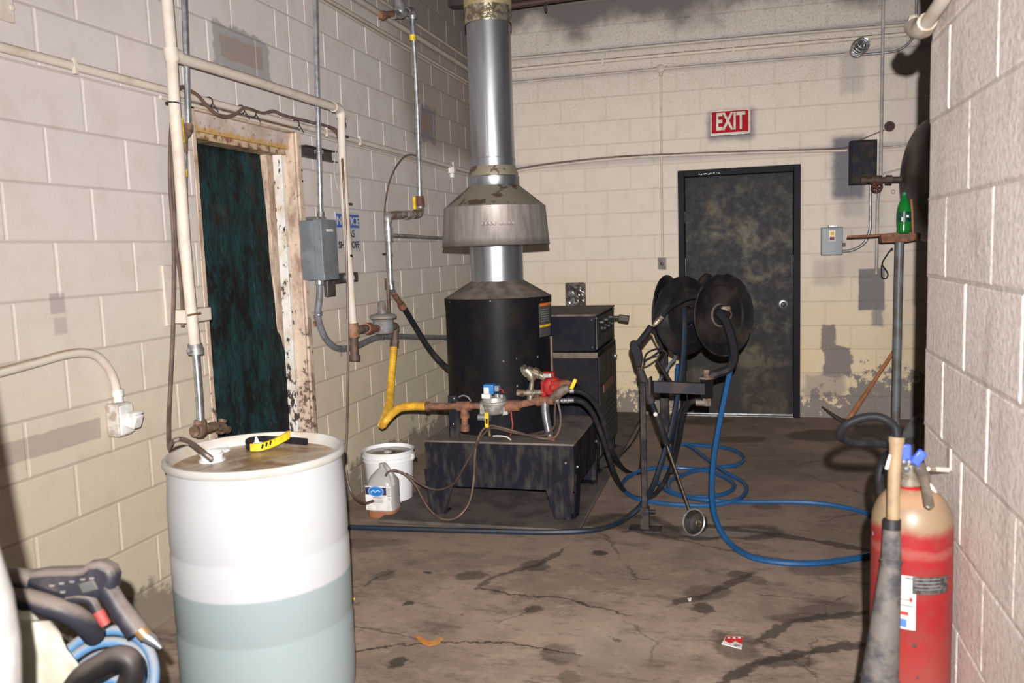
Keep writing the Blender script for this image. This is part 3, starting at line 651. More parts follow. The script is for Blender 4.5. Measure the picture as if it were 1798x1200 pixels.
# exit sign
tl, br = P0(1247, 195, -.05), P0(1317, 233, -.05); root = thing('exit_sign', 'red exit sign with cream letters and border on the back wall', 'sign', (tl.x, 0, br.z))
cx, cz, sw_, sh = (tl.x+br.x)/2, (tl.z+br.z)/2, br.x-tl.x, tl.z-br.z
h = MB(); h.box((cx, -.025, cz-.006), (sw_-.004, .05, sh+.006)); h.build('housing', galv_d, root, bevel=.004)
h = MB(); h.box((cx, -.052, cz), (sw_, .006, sh)); h.build('border', signw, root, bevel=.003)
h = MB(); h.box((cx, -.056, cz), (sw_-.024, .004, sh-.026)); h.build('face', redsign, root)
text('lettering', 'EXIT', signw, root, (cx+.002, -.0595, cz-.003), ROT_B, .196, .60, .0052, .001)

# ---------------------------------------------------------------- tank, pole table, bottle, pick
tk = thing('pressure_tank', 'large dark rusty pressure tank at the far right behind the partition', 'tank', (4.0, -.50, 1.45))
TC = Vector((4.05, -.52, 1.93)); TR = .46
tankm = mat('sooty_brown_tank', (.055, .036, .026), (.022, .016, .015), rough=.45, scale=5)
prof = [(.001, 0)] + [(TR*math.sin(PI/2*k/10), .20*(1-math.cos(PI/2*k/10))) for k in range(1, 11)] + [(TR, .9), (TR*.8, 1.05), (.01, 1.12)]
tl_ = at(1583, 315, y=-.52).x
h = MB(); h.lathe((tl_, TC.y, 1.93), prof, 40, (1, 0, 0)); h.build('shell', tankm, tk)
for xx in (tl_+.3, tl_+.85):
    h = MB(); h.box2((xx-.03, -.80, 0), (xx+.03, -.24, 1.55)); h.build('support', dkst, tk, bevel=.004)
vv = thing('tank_valve', 'rusty brown tank pipe with red-brown handwheel on the tank end', 'valve', at(1540, 318, y=-.52))
pa, pb = at(1512, 317, y=-.52), at(1590, 315, y=-.52)
h = MB(); h.tube([pa, pb], .022, 12); h.tube([pa, pa+Vector((.04, 0, 0))], .030, 12); h.tube([at(1530, 316, y=-.52), at(1548, 316, y=-.52)], .034, 12); h.tube([at(1555, 316, y=-.52), at(1566, 316, y=-.52)], .036, 6); h.build('pipe', mat('rust_brown_pipe', (.085, .05, .033), (.04, .026, .02), rough=.7, scale=20, bump=.3), vv)
h = MB(); pc = at(1540, 329, y=-.57); h.cyl(at(1540, 317, y=-.53), pc, .010); h.ring(pc, .036, .007, (0, -1, -.5), 24); 
for k in range(3): 
    a = PI*k/3; q = Vector((math.cos(a), .2*math.sin(a), math.sin(a)))*.034; h.cyl(pc-q, pc+q, .005, n=6)
h.build('handwheel', mat('dull_red_wheel', (.11, .022, .016), (.06, .02, .015), rough=.6), vv)
PY0 = -.78
foot = at(1572, 772, z=0); top = at(1577, 425, y=PY0); px_ = (foot.x+top.x)/2
pt = thing('pole_table', 'steel pole stand with rusty top plate in the far right corner', 'stand', (foot.x, PY0, 0))
h = MB(); h.tube([(foot.x, PY0, 0), (px_+.01, PY0, top.z)], .031, 16); h.build('pole', mat('grey_pole', (.135, .15, .155), (.10, .09, .085), rough=.45, scale=9), pt)
h = MB(); h.cyl((foot.x, PY0, 0), (foot.x, PY0, .012), .11); h.build('base_plate', dkst, pt)
zt = at(1577, 411, y=PY0).z
h = MB(); h.slab([(px_-.12, PY0-.07, zt-.06), (px_+.05, PY0-.07, zt-.06), (px_+.14, PY0-.07, zt-.045), (px_+.14, PY0-.07, zt), (px_-.13, PY0-.07, zt)], (0, .14, 0)); h.build('top_plate', rust, pt, bevel=.003)
h = MB(); h.tube([at(1488, 416, y=PY0-.02), at(1530, 414.5, y=PY0-.02), at(1600, 409, y=PY0-.02)], .0095, 10); h.build('rod', mat('orange_brown_rod', (.28, .115, .05), (.16, .07, .04), rough=.6), pt, 'orange-brown rod')
h = MB(); h.tube([at(1600, 350, y=PY0+.02), at(1604, 418, y=PY0+.02)], .010, 8); h.build('upright_rod', wood, pt, 'thin tan upright rod')
# bottle
def glass_mat():
    t = NT('green_bottle', .12, 0, .6); x, y, z = t.pos(); t.set('Base Color', (.02, .34, .06)); t.set('Transmission Weight', .55); t.set('IOR', 1.4); return t.m
bp = at(1587, 408, y=PY0-.02); bp.z = zt; bt = thing('soda_bottle', 'green plastic soda bottle standing on the pole stand plate', 'bottle', bp)
prof = [(.030, 0), (.044, .006), (.046, .03), (.044, .05), (.046, .075), (.046, .165), (.044, .19), (.036, .225), (.020, .255), (.014, .27), (.014, .285)]
h = MB(); h.lathe(bp, prof, 28); h.build('body', glass_mat(), bt)
h = MB(); h.lathe(bp, [(.0472, .085), (.0474, .09), (.0474, .155), (.0472, .16)], 28); lb = h.build('label_wrap', mat('dark_green_wrap', (.006, .05, .03), (.01, .10, .05), rough=.35, scale=30), bt, 'dark green label with pale marks')
h = MB(); h.box(bp+Vector((-.02, -.043, .105)), (.012, .004, .03)); h.box(bp+Vector((.016, -.045, .125)), (.018, .004, .016)); h.build('label_mark', white, bt)
h = MB(); h.lathe(bp, [(.0155, .278), (.0165, .280), (.0165, .298), (.014, .300)], 20); h.build('cap', mat('green_cap', (.03, .25, .10), rough=.4), bt)
# pick-axe
g0, g1 = at(1492, 738, y=-.42), at(1571, 615, y=-.05)
g0 = at(1487, 742, z=.035); g0.y = max(g0.y, -.42)
pk = thing('pickaxe', 'pickaxe with orange-brown wooden handle leaning on the back wall corner', 'pickaxe', (g0.x, g0.y, 0))
h = MB(); h.tube([g0, g0.lerp(g1, .15), g0.lerp(g1, .6), g1], [.021, .022, .016, .017], 12, sub=3); h.build('handle', wood, pk)
tip = at(1443, 714, y=g0.y-.10)
h = MB(); h.tube([tip, tip.lerp(g0, .5)+Vector((0, 0, -.012)), g0+Vector((0, 0, .0)), g0+Vector((.14, .14, -.015))], [.004, .014, .024, .012], 8, sub=4); h.build('pick_head', mat('dark_pick_steel', (.045, .035, .03), rough=.6), pk)
# ---------------------------------------------------------------- ceiling pipe at the back
h = MB(); h.tube([(.3, -.62, 3.50), (2.2, -.62, 3.56), (5.0, -.62, 3.56)], .028, 12); q = h
root = thing('ceiling_pipe', 'dark red-brown pipe slung under the roof near the back wall', 'pipe', (.3, -.62, 3.5)); q.build('tube', mat('red_brown_pipe', (.06, .03, .026), rough=.6), root)
h = MB(); c_ = at(958, 12, y=-.62); h.ring(c_, .036, .006, (1, 0, 0), 16); h.tube([c_+Vector((0, 0, .036)), (c_.x, -.62, CEIL)], .006, 8); h.build('hanger', dkst, root)

# ---------------------------------------------------------------- left wall plumbing
LG = .13                       # stand-off of the gas pipe from the wall
def LP(u, v, o=LG): return at(u, v, x=o)
gp = thing('gas_pipe', 'cream gas pipe branching above the doorway with a long vertical leg at its left', 'pipe', LP(345, 610))
def fit(mb, a, b, r, n=14): mb.tube([a, b], r, n)
h = MB(); h.tube([LP(291, -25), LP(295, 20), LP(301, 95), LP(306, 180), LP(314, 280), LP(324, 420), LP(335, 540), LP(342, 606)], .0235, 16, sub=3); h.build('riser', cream, gp)
h = MB(); h.tube([LP(301, 97), LP(430, 137), LP(592, 190)], .0235, 14); h.build('branch', cream, gp)
h = MB(); h.tube([LP(299, 84), LP(303, 108)], .029, 14); h.tube([LP(301, 96), LP(312, 99)], .029, 14); h.build('tee', cream, gp)
h = MB(); h.tube([LP(585, 188), LP(594, 191), LP(598, 199), LP(599, 208)], .028, 14, sub=4); h.build('elbow', cream, gp)
h = MB(); h.tube([LP(599, 205), LP(602, 300), LP(608, 400), LP(615, 500), LP(620, 570)], .0235, 14, sub=3); h.build('drop_leg', cream, gp)
h = MB(); h.tube([LP(600.5, 216), LP(601, 222)], .0245, 14); h.tube([LP(611.5, 447), LP(612, 452)], .0248, 14); h.build('tape_band', black, gp, 'black tape band')
h = MB()
for (u, v) in ((302.5, 181), (601.5, 240), (608, 358)): h.ring(LP(u, v), .0265, .003, (0, 0, 1), 16, 6); h.box(LP(u+7, v, LG+.005), (.02, .02, .008))
h.build('cable_tie', black, gp)
h = MB(); h.tube([LP(619, 568), LP(621, 592)], .034, 12); h.build('bottom_tee', mat('rusty_tan_iron', (.32, .19, .11), (.2, .10, .05), rough=.7, scale=25, bump=.3), gp, 'tan rusty tee')
h = MB(); h.tube([LP(621, 590), LP(623, 628)], .025, 12); h.tube([LP(623, 624), LP(623, 634)], .033, 12); h.build('drip_leg', mat('dark_iron', (.06, .04, .03), (.12, .07, .05), rough=.6, scale=20), gp, 'dark iron drip leg')
# bracket at the riser
h = MB(); a, b = L_(308, 545, .05), L_(355, 562, .05); h.box2((.035, a.y, b.z), (.10, b.y, a.z)); h.box2((.0, a.y-.01, b.z-.01), (.012, a.y+.05, a.z+.19)); 
solo('pipe_bracket', h, cream, 'rust-edged cream bracket holding the leftmost gas riser', 'bracket', bevel=.003)
h = MB(); h.tube([LP(330, 554, LG+.03), LP(352, 550, LG+.03)], .004, 6); h.build('bracket_bolt', rust, gp)
# reducer, chrome leg, valves at the drum
ch = thing('chrome_pipe', 'thin chrome pipe below the cream riser ending in a brown valve by the drum', 'pipe', LP(350, 742))
h = MB(); h.tube([LP(342, 604), LP(343, 612)], .030, 14); h.tube([LP(343, 611), LP(344, 622)], .033, 14); h.tube([LP(330, 616), LP(344, 617)], .010, 8); h.build('union', galv_d, ch)
h = MB(); h.tube([LP(344, 622), LP(350, 700), LP(352, 742)], .016, 14); h.build('leg', galv, ch)
dk = mat('brown_crusted_brass', (.11, .065, .04), (.24, .17, .12), rough=.6, scale=35, amt=(.4, .7), bump=.4)
h = MB(); h.tube([LP(351, 738), LP(352, 752)], .026, 8); h.ball(LP(350, 756), .034); h.tube([LP(340, 758), LP(366, 752), LP(378, 748)], [.024, .022, .02], 10); h.ball(LP(388, 752, .10), .03); h.tube([LP(378, 749), LP(400, 755, .10)], .018, 8); h.tube([LP(388, 750, .10), LP(391, 738, .10)], [.012, .02], 8); h.build('valve', dk, ch, 'crusted brown valve')
# galvanised conduit one with yellow lever
c1 = thing('galvanised_conduit', 'galvanised conduit with yellow lever valve just right of the cream riser', 'conduit', L_(331, 235, .08))
h = MB(); h.tube([L_(323, -25, .08), L_(331, 226, .08)], .013, 14); h.build('tube', galv, c1)
h = MB(); h.tube([L_(331, 218, .08), L_(331, 229, .08)], .020, 10); h.tube([L_(331, 226, .08), L_(329, 233, .08), L_(322, 239, .08)], .017, 10); h.tube([L_(322, 236, .08), L_(323, 268, .08)], [.018, .016], 10); h.build('elbow_valve', dk, c1, 'brown elbow and valve body')
h = MB(); h.box(L_(318.5, 229, .115), (.018, .018, .105)); h.build('lever', yelp, c1, 'yellow lever', bevel=.005)
h = MB(); h.tube([L_(324, 266, .08), L_(325.5, 420, .07), L_(334, 545, .07)], .011, 12); h.build('lower_tube', galv_d, c1)
h = MB(); h.tube([L_(324, 298, .08), L_(324.3, 311, .08)], .0125, 12); h.build('tape_band', yelp, c1, 'yellow tape band')
# galvanised conduit two, box, flexible conduit
c2 = thing('galvanised_conduit', 'straight galvanised conduit dropping into the grey box beside the notice sign', 'conduit', L_(563, 384, .07))
h = MB(); h.tube([L_(553, -25, .07), L_(558, 190, .07), L_(563, 376, .07)], .0155, 14); h.build('tube', galv, c2)
h = MB(); h.tube([L_(563, 372, .07), L_(563, 386, .07)], .021, 12); h.build('connector', galv_d, c2)
h = MB(); a, b = L_(525, 256, .0), L_(582, 278, .0)
zc_ = L_(555, 268, .04).z; h.box2((.0, a.y, zc_-.032), (.042, b.y, zc_-.028)); h.box2((.0, a.y, zc_+.028), (.042, b.y, zc_+.032)); h.box2((.0, a.y, zc_-.03), (.004, b.y, zc_+.03))
solo('strut_channel', h, dkst, 'short dark strut channel behind the straight galvanised conduit', 'bracket')
h = MB(); h.ring(L_(560, 267, .07), .018, .004, (0, 0, 1), 16, 6); h.box(L_(560, 267, .045), (.03, .05, .02)); h.build('clamp', galv, c2)
y0 = at(538, 440, x=0.0).y; gbx = .135
ztop = L_(560, 388, gbx/2).z; zbot = L_(562, 491, gbx/2).z
f0, f1 = at(566, 440, x=gbx).y, at(594, 440, x=gbx).y
eb = thing('disconnect_box', 'grey electrical disconnect box on the left wall beside the notice sign', 'electrical box', (0, f0, zbot))
f0 = at(567, 440, x=gbx).y; f1 = f0+.175
h = MB(); h.box2((0.002, f0, zbot), (gbx-.03, f1, ztop)); h.build('box', greyp, eb, bevel=.003)
h = MB(); h.box2((gbx-.05, f0-.004, zbot+.03), (gbx, f1+.004, ztop+.004)); cv = h.build('cover', greyp, eb, bevel=.004)
h = MB(); h.box2((gbx-.035, f0-.001, zbot-.004), (gbx+.002, f1+.001, zbot+.05)); h.build('lower_cover', greyp, eb, bevel=.004)
h = MB(); h.box2((gbx, f0+.055, ztop-.062), (gbx+.002, f1-.045, ztop-.050)); h.build('nameplate', white, cv, 'small white nameplate')
h = MB(); h.box2((.03, f0+.02, ztop+.002), (gbx-.03, f0+.12, ztop+.02)); h.build('hub_plate', galv_d, eb, bevel=.003)
fc = thing('flexible_conduit', 'grey flexible conduit looping from the disconnect box along the left wall to the heater', 'conduit', L_(600, 612, .04))
pts = [L_(561, 492, .06), L_(561, 520, .06), L_(558, 550, .045), L_(562, 572, .04), L_(572, 595, .04), L_(588, 610, .04), L_(605, 612.5, .04), L_(627, 608, .04), L_(648, 598, .04), L_(668, 592, .04), L_(700, 591, .04), L_(745, 592.5, .04), L_(800, 593, .04)]
h = MB(); h.tube(pts, .019, 14, sub=5); h.build('tube', greyc, fc)
h = MB(); h.tube([L_(561, 489, .06), L_(561, 500, .06)], .025, 12); h.tube([L_(559, 547, .045), L_(559, 554, .045)], .0225, 12); h.build('connector', galv, fc, 'bright connector')
for (u, v) in ((602, 612), (671, 592)):
    h = MB(); h.tube([L_(u-3, v, .04), L_(u+3, v, .04)], .0205, 12); h.box(L_(u-4, v+8, .02), (.01, .01, .04)); h.build('strap', galv_d, fc)
h = MB(); h.box(L_(554, 561, .02), (.01, .012, .05), Matrix.Rotation(.4, 3, 'X')); h.box(L_(553, 569, .02), (.01, .012, .03), Matrix.Rotation(.4, 3, 'X')); solo('rusty_clip', h, rust, 'little rusty clip beside the flexible conduit by the doorway', 'clip')
# notice sign
s0, s1 = at(588, 374, x=.004), at(634, 441, x=.004); sy0, sy1 = s0.y, s1.y
zt_ = at(612, 373, x=.004).z; zb_ = at(612, 442, x=.004).z
ns = thing('notice_sign', 'grey and blue notice sign about gas shut off on the left wall', 'sign', (0, sy0, zb_))
h = MB(); h.box2((.001, sy0, zb_), (.005, sy1, zt_)); h.build('plate', signgr, ns, bevel=.001)
h = MB(); h.box2((.005, sy0+.010, zt_-.096), (.0065, sy1-.012, zt_-.014)); h.build('banner', blue, ns, 'blue banner')
syc = (sy0+sy1)/2
text('lettering', 'NOTICE', signw, ns, (.007, syc, zt_-.057), ROT_L, .070, 1.22, .0012)
text('lettering', 'GAS', black, ns, (.006, syc+.015, zt_-.134), ROT_L, .064, 1.15, .0012)
text('lettering', 'SHUT OFF', black, ns, (.006, syc, zt_-.203), ROT_L, .060, 1.08, .0012)
# strut bracket under the sign
h = MB(); a = L_(592, 480, .03); b = L_(629, 497, .03); z1_ = L_(610, 479, .03).z; z0_ = L_(610, 497, .03).z
h.box2((.0, a.y-.06, z0_), (.035, b.y, z1_)); h.box2((.0, at(576, 500, x=.03).y, at(580, 522, x=.03).z), (.03, at(590, 500, x=.03).y, z1_-.01))
sb = thing('strut_bracket', 'dark steel bracket with two round holes on the left wall under the sign', 'bracket', (0, a.y, z0_)); h.build('strut', dkst, sb, bevel=.008)
for u, v in ((605, 488), (620, 488)):
    h = MB(); h.lathe(L_(u, v, .036), [(.016, 0), (.016, .003), (.008, .004), (.007, .001)], 16, (1, 0, 0)); h.build('washer', galv, sb)
# tall galvanised gas pipe with valves
g3 = thing('galvanised_gas_pipe', 'galvanised gas pipe with yellow band and rust fitting on the left wall near the flue', 'pipe', L_(690, 520, .12))
A12 = .12
h = MB(); h.tube([L_(724, 28, A12), L_(733, 190, A12), L_(737, 345, A12)], .020, 14, sub=2); h.build('tube', galv, g3)
h = MB(); h.tube([L_(724, 61, A12), L_(725, 71, A12)], .0225, 14); h.build('tape_band', yelp, g3, 'yellow band')
h = MB(); h.tube([L_(714, 20, A12), L_(722, 20, A12), L_(724, 27, A12), L_(725, 33, A12)], .028, 12, sub=3); h.build('top_elbow', galv_d, g3)
h = MB(); h.tube([L_(690, 27, A12), L_(716, 21, A12)], .026, 12); h.ball(L_(702, 20, A12), .050); h.tube([L_(702, 20, A12), L_(700, -4, A12)], [.05, .03], 12); h.build('top_regulator', galv_d, g3)
h = MB(); h.tube([L_(668, 27, A12), L_(692, 24, A12)], .020, 12); h.tube([L_(670, 27, A12), L_(676, 26.5, A12)], .028, 6); h.build('top_nipple', rust, g3, 'rusty nipple')
h = MB(); h.tube([L_(737, 344, A12), L_(737.5, 350, A12)], .03, 8); h.tube([L_(737, 350, A12), L_(738, 362, A12)], .036, 8); h.build('valve_body', mat('dark_red_rust', (.13, .045, .03), (.07, .035, .025), rough=.7, scale=25), g3, 'dark red-brown valve')
h = MB(); h.box(L_(728, 357, A12+.02), (.02, .026, .088)); h.build('lever', yelp, g3, 'yellow lever', bevel=.004)
gf = mat('galvanised_elbow', (.40, .40, .40), (.22, .15, .10), rough=.5, metal=.5, scale=18)
h = MB(); h.tube([L_(738, 361, A12), L_(738, 370, A12), L_(734, 376, A12), L_(724, 377, A12)], .027, 12, sub=3); h.tube([L_(726, 377, A12), L_(706, 377, A12)], .024, 12); h.tube([L_(718, 377, A12), L_(712, 377, A12)], .030, 12)
h.tube([L_(708, 377, A12), L_(688, 378, A12), L_(681, 381, A12), L_(681, 390, A12)], .026, 12, sub=3); h.build('swing_joint', gf, g3)
h = MB(); h.tube([L_(681, 387, A12), L_(682, 402, A12)], .022, 12); h.tube([L_(682, 400, A12), L_(683, 424, A12)], .028, 12); h.tube([L_(683, 424, A12), L_(686, 500, A12)], .017, 12); h.tube([L_(684, 444, A12), L_(684, 449, A12)], .022, 12); h.tube([L_(686.5, 494, A12), L_(687.5, 508, A12)], .022, 12); h.tube([L_(688, 506, A12), L_(692, 516, A12)], .019, 10); h.build('chrome_leg', galv, g3)
h = MB(); h.tube([L_(683, 413, A12), L_(782, 418.5, .05)], .012, 12); h.build('side_arm', galv_d, g3, 'dull horizontal side arm')
h = MB(); h.box(L_(678, 446, .10), (.05, .012, .012)); h.build('clamp', black, g3)
# regulator
rg = thing('gas_regulator', 'grey dusty diaphragm gas regulator on the left wall above the yellow hose', 'regulator', L_(675, 588, A12))
rgm = mat('grey_cast_regulator', (.20, .215, .225), (.15, .11, .09), rough=.6, scale=20, bump=.2)
h = MB(); c_ = L_(674, 587, A12); up = (0, 0, 1); k = 1/290  # metres per pixel at this depth
h.lathe(c_, [(.030, 0), (.066, .008), (.070, .03), (.066, .10)], 12); h.build('body', rgm, rg)
h = MB(); h.lathe(c_, [(.06, .095), (.086, .105), (.088, .118), (.075, .128), (.04, .136)], 32); h.build('diaphragm_case', dust if False else mat('dusty_grey_cast', (.25, .215, .19), (.19, .19, .19), rough=.7, scale=14), rg)
h = MB(); h.lathe(c_+Vector((0, -.012, 0)), [(.032, .125), (.028, .15), (.026, .20), (.018, .212), (.004, .215)], 18); h.build('spring_tower', rgm, rg)
h = MB(); h.tube([L_(622, 580, A12), L_(636, 578, A12), L_(644, 577, A12)], [.022, .027, .024], 10); h.build('inlet_union', rust_g, rg)
h = MB(); h.tube([L_(643, 577, A12), L_(651, 577, A12)], .036, 6); h.tube([L_(650, 577, A12), L_(662, 577, A12)], .024, 10); h.build('inlet_nut', rust, rg, 'orange-rusty nut')
h = MB(); h.tube([L_(688, 574, A12), L_(694, 574, A12), L_(694, 582, A12)], .028, 10, sub=3); h.tube([L_(694, 580, A12), L_(693, 600, A12)], .022, 10); h.tube([L_(693, 597, A12), L_(692, 610, A12)], .030, 6); h.build('outlet_elbow', mat('dark_iron', (0,0,0)), rg)
h = MB(); h.tube([L_(681, 489, .10), L_(681.5, 508, .10)], .022, 10); h.tube([L_(681.5, 505, .10), L_(683, 548, .10)], .013, 10); h.build('vent_tube', mat('dark_iron', (0,0,0)), rg)
# yellow corrugated gas hose: from the regulator down and across to the heater train
YT = -3.05
pts = [L_(692, 608, A12), L_(689, 640, A12), L_(686, 680, .13), L_(684, 705, .17), L_(676, 735, .24), at(671, 746, x=.28), at(674, 743, y=-3.08), at(687, 728, y=YT), at(702, 717, y=YT), at(722, 714, y=YT), at(748, 714, y=YT)]
P2 = MB(); P2.tube(pts, .024, 14, sub=12)
h = thing('gas_hose', 'yellow corrugated gas hose drooping from the wall regulator to the heater pipe', 'hose', pts[5])
P2.build('hose', yel, h)
rbm = MB()
q = [Vector(p) for p in pts]
for i in range(len(q)-1):
    n_ = max(2, int((q[i+1]-q[i]).length/.014))
    for j in range(n_):
        t_ = j/n_; p0_, p1_, p2_, p3_ = q[max(i-1, 0)], q[i], q[i+1], q[min(i+2, len(q)-1)]
        f_ = lambda t: .5*((2*p1_)+(-p0_+p2_)*t+(2*p0_-5*p1_+4*p2_-p3_)*t*t+(-p0_+3*p1_-3*p2_+p3_)*t**3)
        rbm.ring(f_(t_), .0235, .0025, (f_(t_+.02)-f_(t_-.02)), 12, 4)
rbm.build('corrugation', yel, h, kind='stuff')
# black rubber hose from the chrome leg to the heater
h = thing('rubber_hose', 'black rubber hose slanting from the chrome pipe down behind the heater', 'hose', L_(720, 550, .12))
hm = MB(); hm.tube([L_(703, 532, .12), L_(712, 545, .13), L_(730, 575, .16), L_(752, 610, .22), L_(775, 637, .30), L_(800, 658, .42)], .020, 12, sub=5); hm.build('hose', rub, h)
hm = MB(); hm.tube([L_(690, 514, .12), L_(706, 536, .12)], .019, 10); hm.tube([L_(703, 533, .12), L_(708, 541, .125)], .026, 8); hm.build('hose_barb', rust, h, 'rusty hose barb')
# small brown tubes on the left wall
def tube_thing(name, label, pts, r, m, sub=6, cat='tube', group=None, n=8):
    o = MB(); o.tube(pts, r, n, sub=sub); return solo(name, o, m, label, cat, group)
tube_thing('plastic_tube', 'brown plastic tube hanging left of the cream riser down to the drum', [L_(330, 155, .06), L_(318, 153, .06), L_(309, 165, .06), L_(303, 200, .07), L_(299, 260, .07), L_(299, 330, .07), L_(305, 430, .07), L_(304, 560, .07), L_(299, 680, .07), L_(296, 740, .10), at(297, 787, x=.22), at(305, 775, t=2.75), at(318, 772, t=2.72), at(335, 778, t=2.68), at(354, 792, t=2.62), at(372, 806, t=2.62)], .0085, brown_tube)
tube_thing('plastic_tube', 'short brown plastic tube hanging beside the cream riser and cut off at its bracket', [L_(306, 180, .065), L_(302, 250, .075), L_(305, 340, .075), L_(308, 420, .075), L_(318, 500, .075), L_(321, 574, .075)], .0075, brown_tube)
tube_thing('plastic_tube', 'brown cable drooping in a loop from the conduit over the doorway', [L_(320, 152, .05), L_(345, 166, .05), L_(360, 182, .05), L_(378, 199, .05), L_(395, 205, .055), L_(412, 201, .05), L_(428, 190, .05), L_(440, 192, .05), L_(462, 199, .05), L_(480, 195, .05), L_(500, 203, .05), L_(545, 214, .05), L_(575, 222, .05), L_(592, 236, .06), L_(596, 262, .08)], .008, brown_tube)
tube_thing('plastic_tube', 'long brown plastic tube running down beside the gas pipe leg to behind the bucket', [L_(575, 221, .06), L_(596, 236, .07), L_(602, 300, .16), L_(605, 360, .16), L_(608, 420, .16), L_(610, 520, .15), L_(611, 640, .13), L_(609, 760, .10), L_(607, 810, .09), at(612, 850, x=.12), at(623, 875, x=.17), at(640, 884, x=.28), at(655, 880, x=.36)], .007, brown_tube)
tube_thing('plastic_tube', 'thin pale wire beside the gas pipe leg above the notice sign', [L_(602, 234, .09), L_(592, 255, .06), L_(587, 290, .05), L_(590, 320, .05), L_(600, 352, .07)], .004, mat('pale_wire', (.42, .36, .32)), cat='wire')
tube_thing('plastic_tube', 'thin brown tube arching off the conduit down to the regulator', [L_(735, 275, .05), L_(718, 272, .05), L_(705, 280, .05), L_(690, 303, .05), L_(680, 335, .05), L_(675, 380, .06), L_(678, 440, .08), L_(681, 492, .10)], .006, brown_tube)
# cable ties on the conduit over the doorway
for i, (u, v) in enumerate(((374, 178), (430, 192), (450, 198), (526, 217))):
    h = MB(); p = L_(u, v, .045); h.ring((.022, p.y, p.z), .021, .003, (0, 1, .1), 14, 5); h.tube([p+Vector((0, 0, -.01)), p+Vector((.01, .02, -.045))], .003, 5)
    solo('cable_tie', h, black, ['black cable tie on the left wall conduit just right of the riser', 'second black cable tie on the conduit above the doorway', 'third black cable tie on the conduit above the doorway', 'rightmost black cable tie on the conduit above the doorway'][i], 'cable tie', 'cable ties on the conduit')
# outlet low on the left wall with its conduit
oc = thing('outlet_conduit', 'cream conduit bending down to the outlet low on the left wall', 'conduit', L_(205, 690, .03))
h = MB(); h.tube([L_(-60, 668, .03), L_(0, 654, .03), L_(60, 638, .03), L_(115, 623, .03), L_(150, 620, .03), L_(172, 627, .03), L_(190, 646, .03), L_(201, 670, .03), L_(206, 694, .03)], .0165, 14, sub=5); h.build('tube', cream, oc)
h = MB(); h.tube([L_(206, 684, .03), L_(207, 696, .03)], .022, 12); h.tube([L_(207, 695, .03), L_(208, 708, .035)], .018, 12); h.build('connector', white, oc)
oy = at(209, 737, x=.03).y; oz0 = at(212, 765, x=.03).z; oz1 = at(207, 708, x=.03).z
ol = thing('wall_outlet', 'weathered white outlet box with open flap low on the left wall', 'outlet', (0, oy, oz0))
h = MB(); h.box2((.001, oy-.035, oz0), (.055, oy+.04, oz1)); h.build('box', mat('weathered_white', (.58, .55, .50), (.36, .30, .25), rough=.5, scale=30), ol, bevel=.005)
h = MB(); h.box2((.055, oy-.030, oz0+.008), (.063, oy+.045, oz1-.008)); h.build('cover_plate', white, ol, bevel=.004)
h = MB(); h.box((.088, oy+.010, (oz0+oz1)/2-.004), (.05, .048, .055), Matrix.Rotation(.35, 3, 'Y')); h.box((.105, oy+.008, (oz0+oz1)/2+.022), (.03, .05, .012), Matrix.Rotation(-.3, 3, 'Y')); h.build('flap', white, ol, bevel=.006)
# small pipe stub fixed high at far left + white elbow on the partition
h = MB(); p = at(16, 14, x=.0); h.box((.006, p.y-.06, p.z), (.008, .14, .10)); h.lathe((.010, p.y, p.z), [(.012, 0), (.010, .006)], 12, (1, 0, 0)); solo('wall_plate', h, cream, 'cream blank plate at the top left corner of the left wall', 'plate', bevel=.003)
h = MB(); e0 = at(1613, 48, x=PX-.045); e0.y = PY+.0; h = MB()
cream_e = mat('cream_elbow_paint', (.42, .38, .33), (.30, .24, .18), rough=.6, scale=30)
el = thing('partition_conduit', 'cream conduit elbow sticking out at the upper corner of the near right partition', 'conduit', e0)
h.tube([at(1690, -70, x=PX-.03), at(1661, -10, x=PX-.03), at(1640, 22, x=PX-.03), at(1625, 44, x=PX-.03)], .017, 12, sub=3); h.build('tube', cream, el)
h = MB(); h.tube([at(1628, 38, x=PX-.03), at(1622, 48, x=PX-.03), at(1612, 50, x=PX-.035), at(1603, 46, x=PX-.04)], [.024, .027, .027, .024], 12, sub=4); h.build('elbow', cream_e, el, 'cream painted elbow')
h = MB(); a = at(1603, 46, x=PX-.04); h.lathe(a, [(.026, -.012), (.031, -.006), (.031, .008), (.024, .012)], 16, (-1, .3, .1)); h.build('end_collar', cream_e, el)

# ---------------------------------------------------------------- heater, stand, cabinet
SX0, SX1, SY0, SY1 = .603, 1.470, -3.12, -2.33
SZ0, SZ1 = .185, .452
st = thing('steel_stand', 'low black steel stand with four legs carrying the cylindrical heater', 'stand', ((SX0+SX1)/2, (SY0+SY1)/2, .022))
h = MB(); h.box2((SX0-.004, SY0-.004, SZ1-.012), (SX1+.004, SY1, SZ1)); h.build('top', mat('dusty_stand_top', (.19, .155, .13), (.085, .07, .06), rough=.7, scale=7, amt=(.3, .75), bump=.2), st, 'dusty grey-brown top', bevel=.004)
h = MB(); h.box2((SX0, SY0, SZ0), (SX1, SY0+.012, SZ1-.012)); h.build('front_panel', blk_d, st, bevel=.003)
h = MB(); h.box2((SX0, SY0-.002, SZ1-.065), (SX1, SY0+.004, SZ1-.055)); h.build('front_crease', blk_d, st)
h = MB(); h.box2((SX1-.012, SY0+.012, SZ0), (SX1, SY1, SZ1-.012)); h.build('side_panel', blk_d, st, bevel=.003)
h = MB(); h.box2((SX0, SY0+.012, SZ0), (SX0+.012, SY1, SZ1-.012)); h.build('side_panel', blk_d, st, bevel=.003)
h = MB(); h.box2((SX0+.012, SY1-.012, SZ0), (SX1-.012, SY1, SZ1-.012)); h.build('back_panel', blk_d, st, bevel=.003)
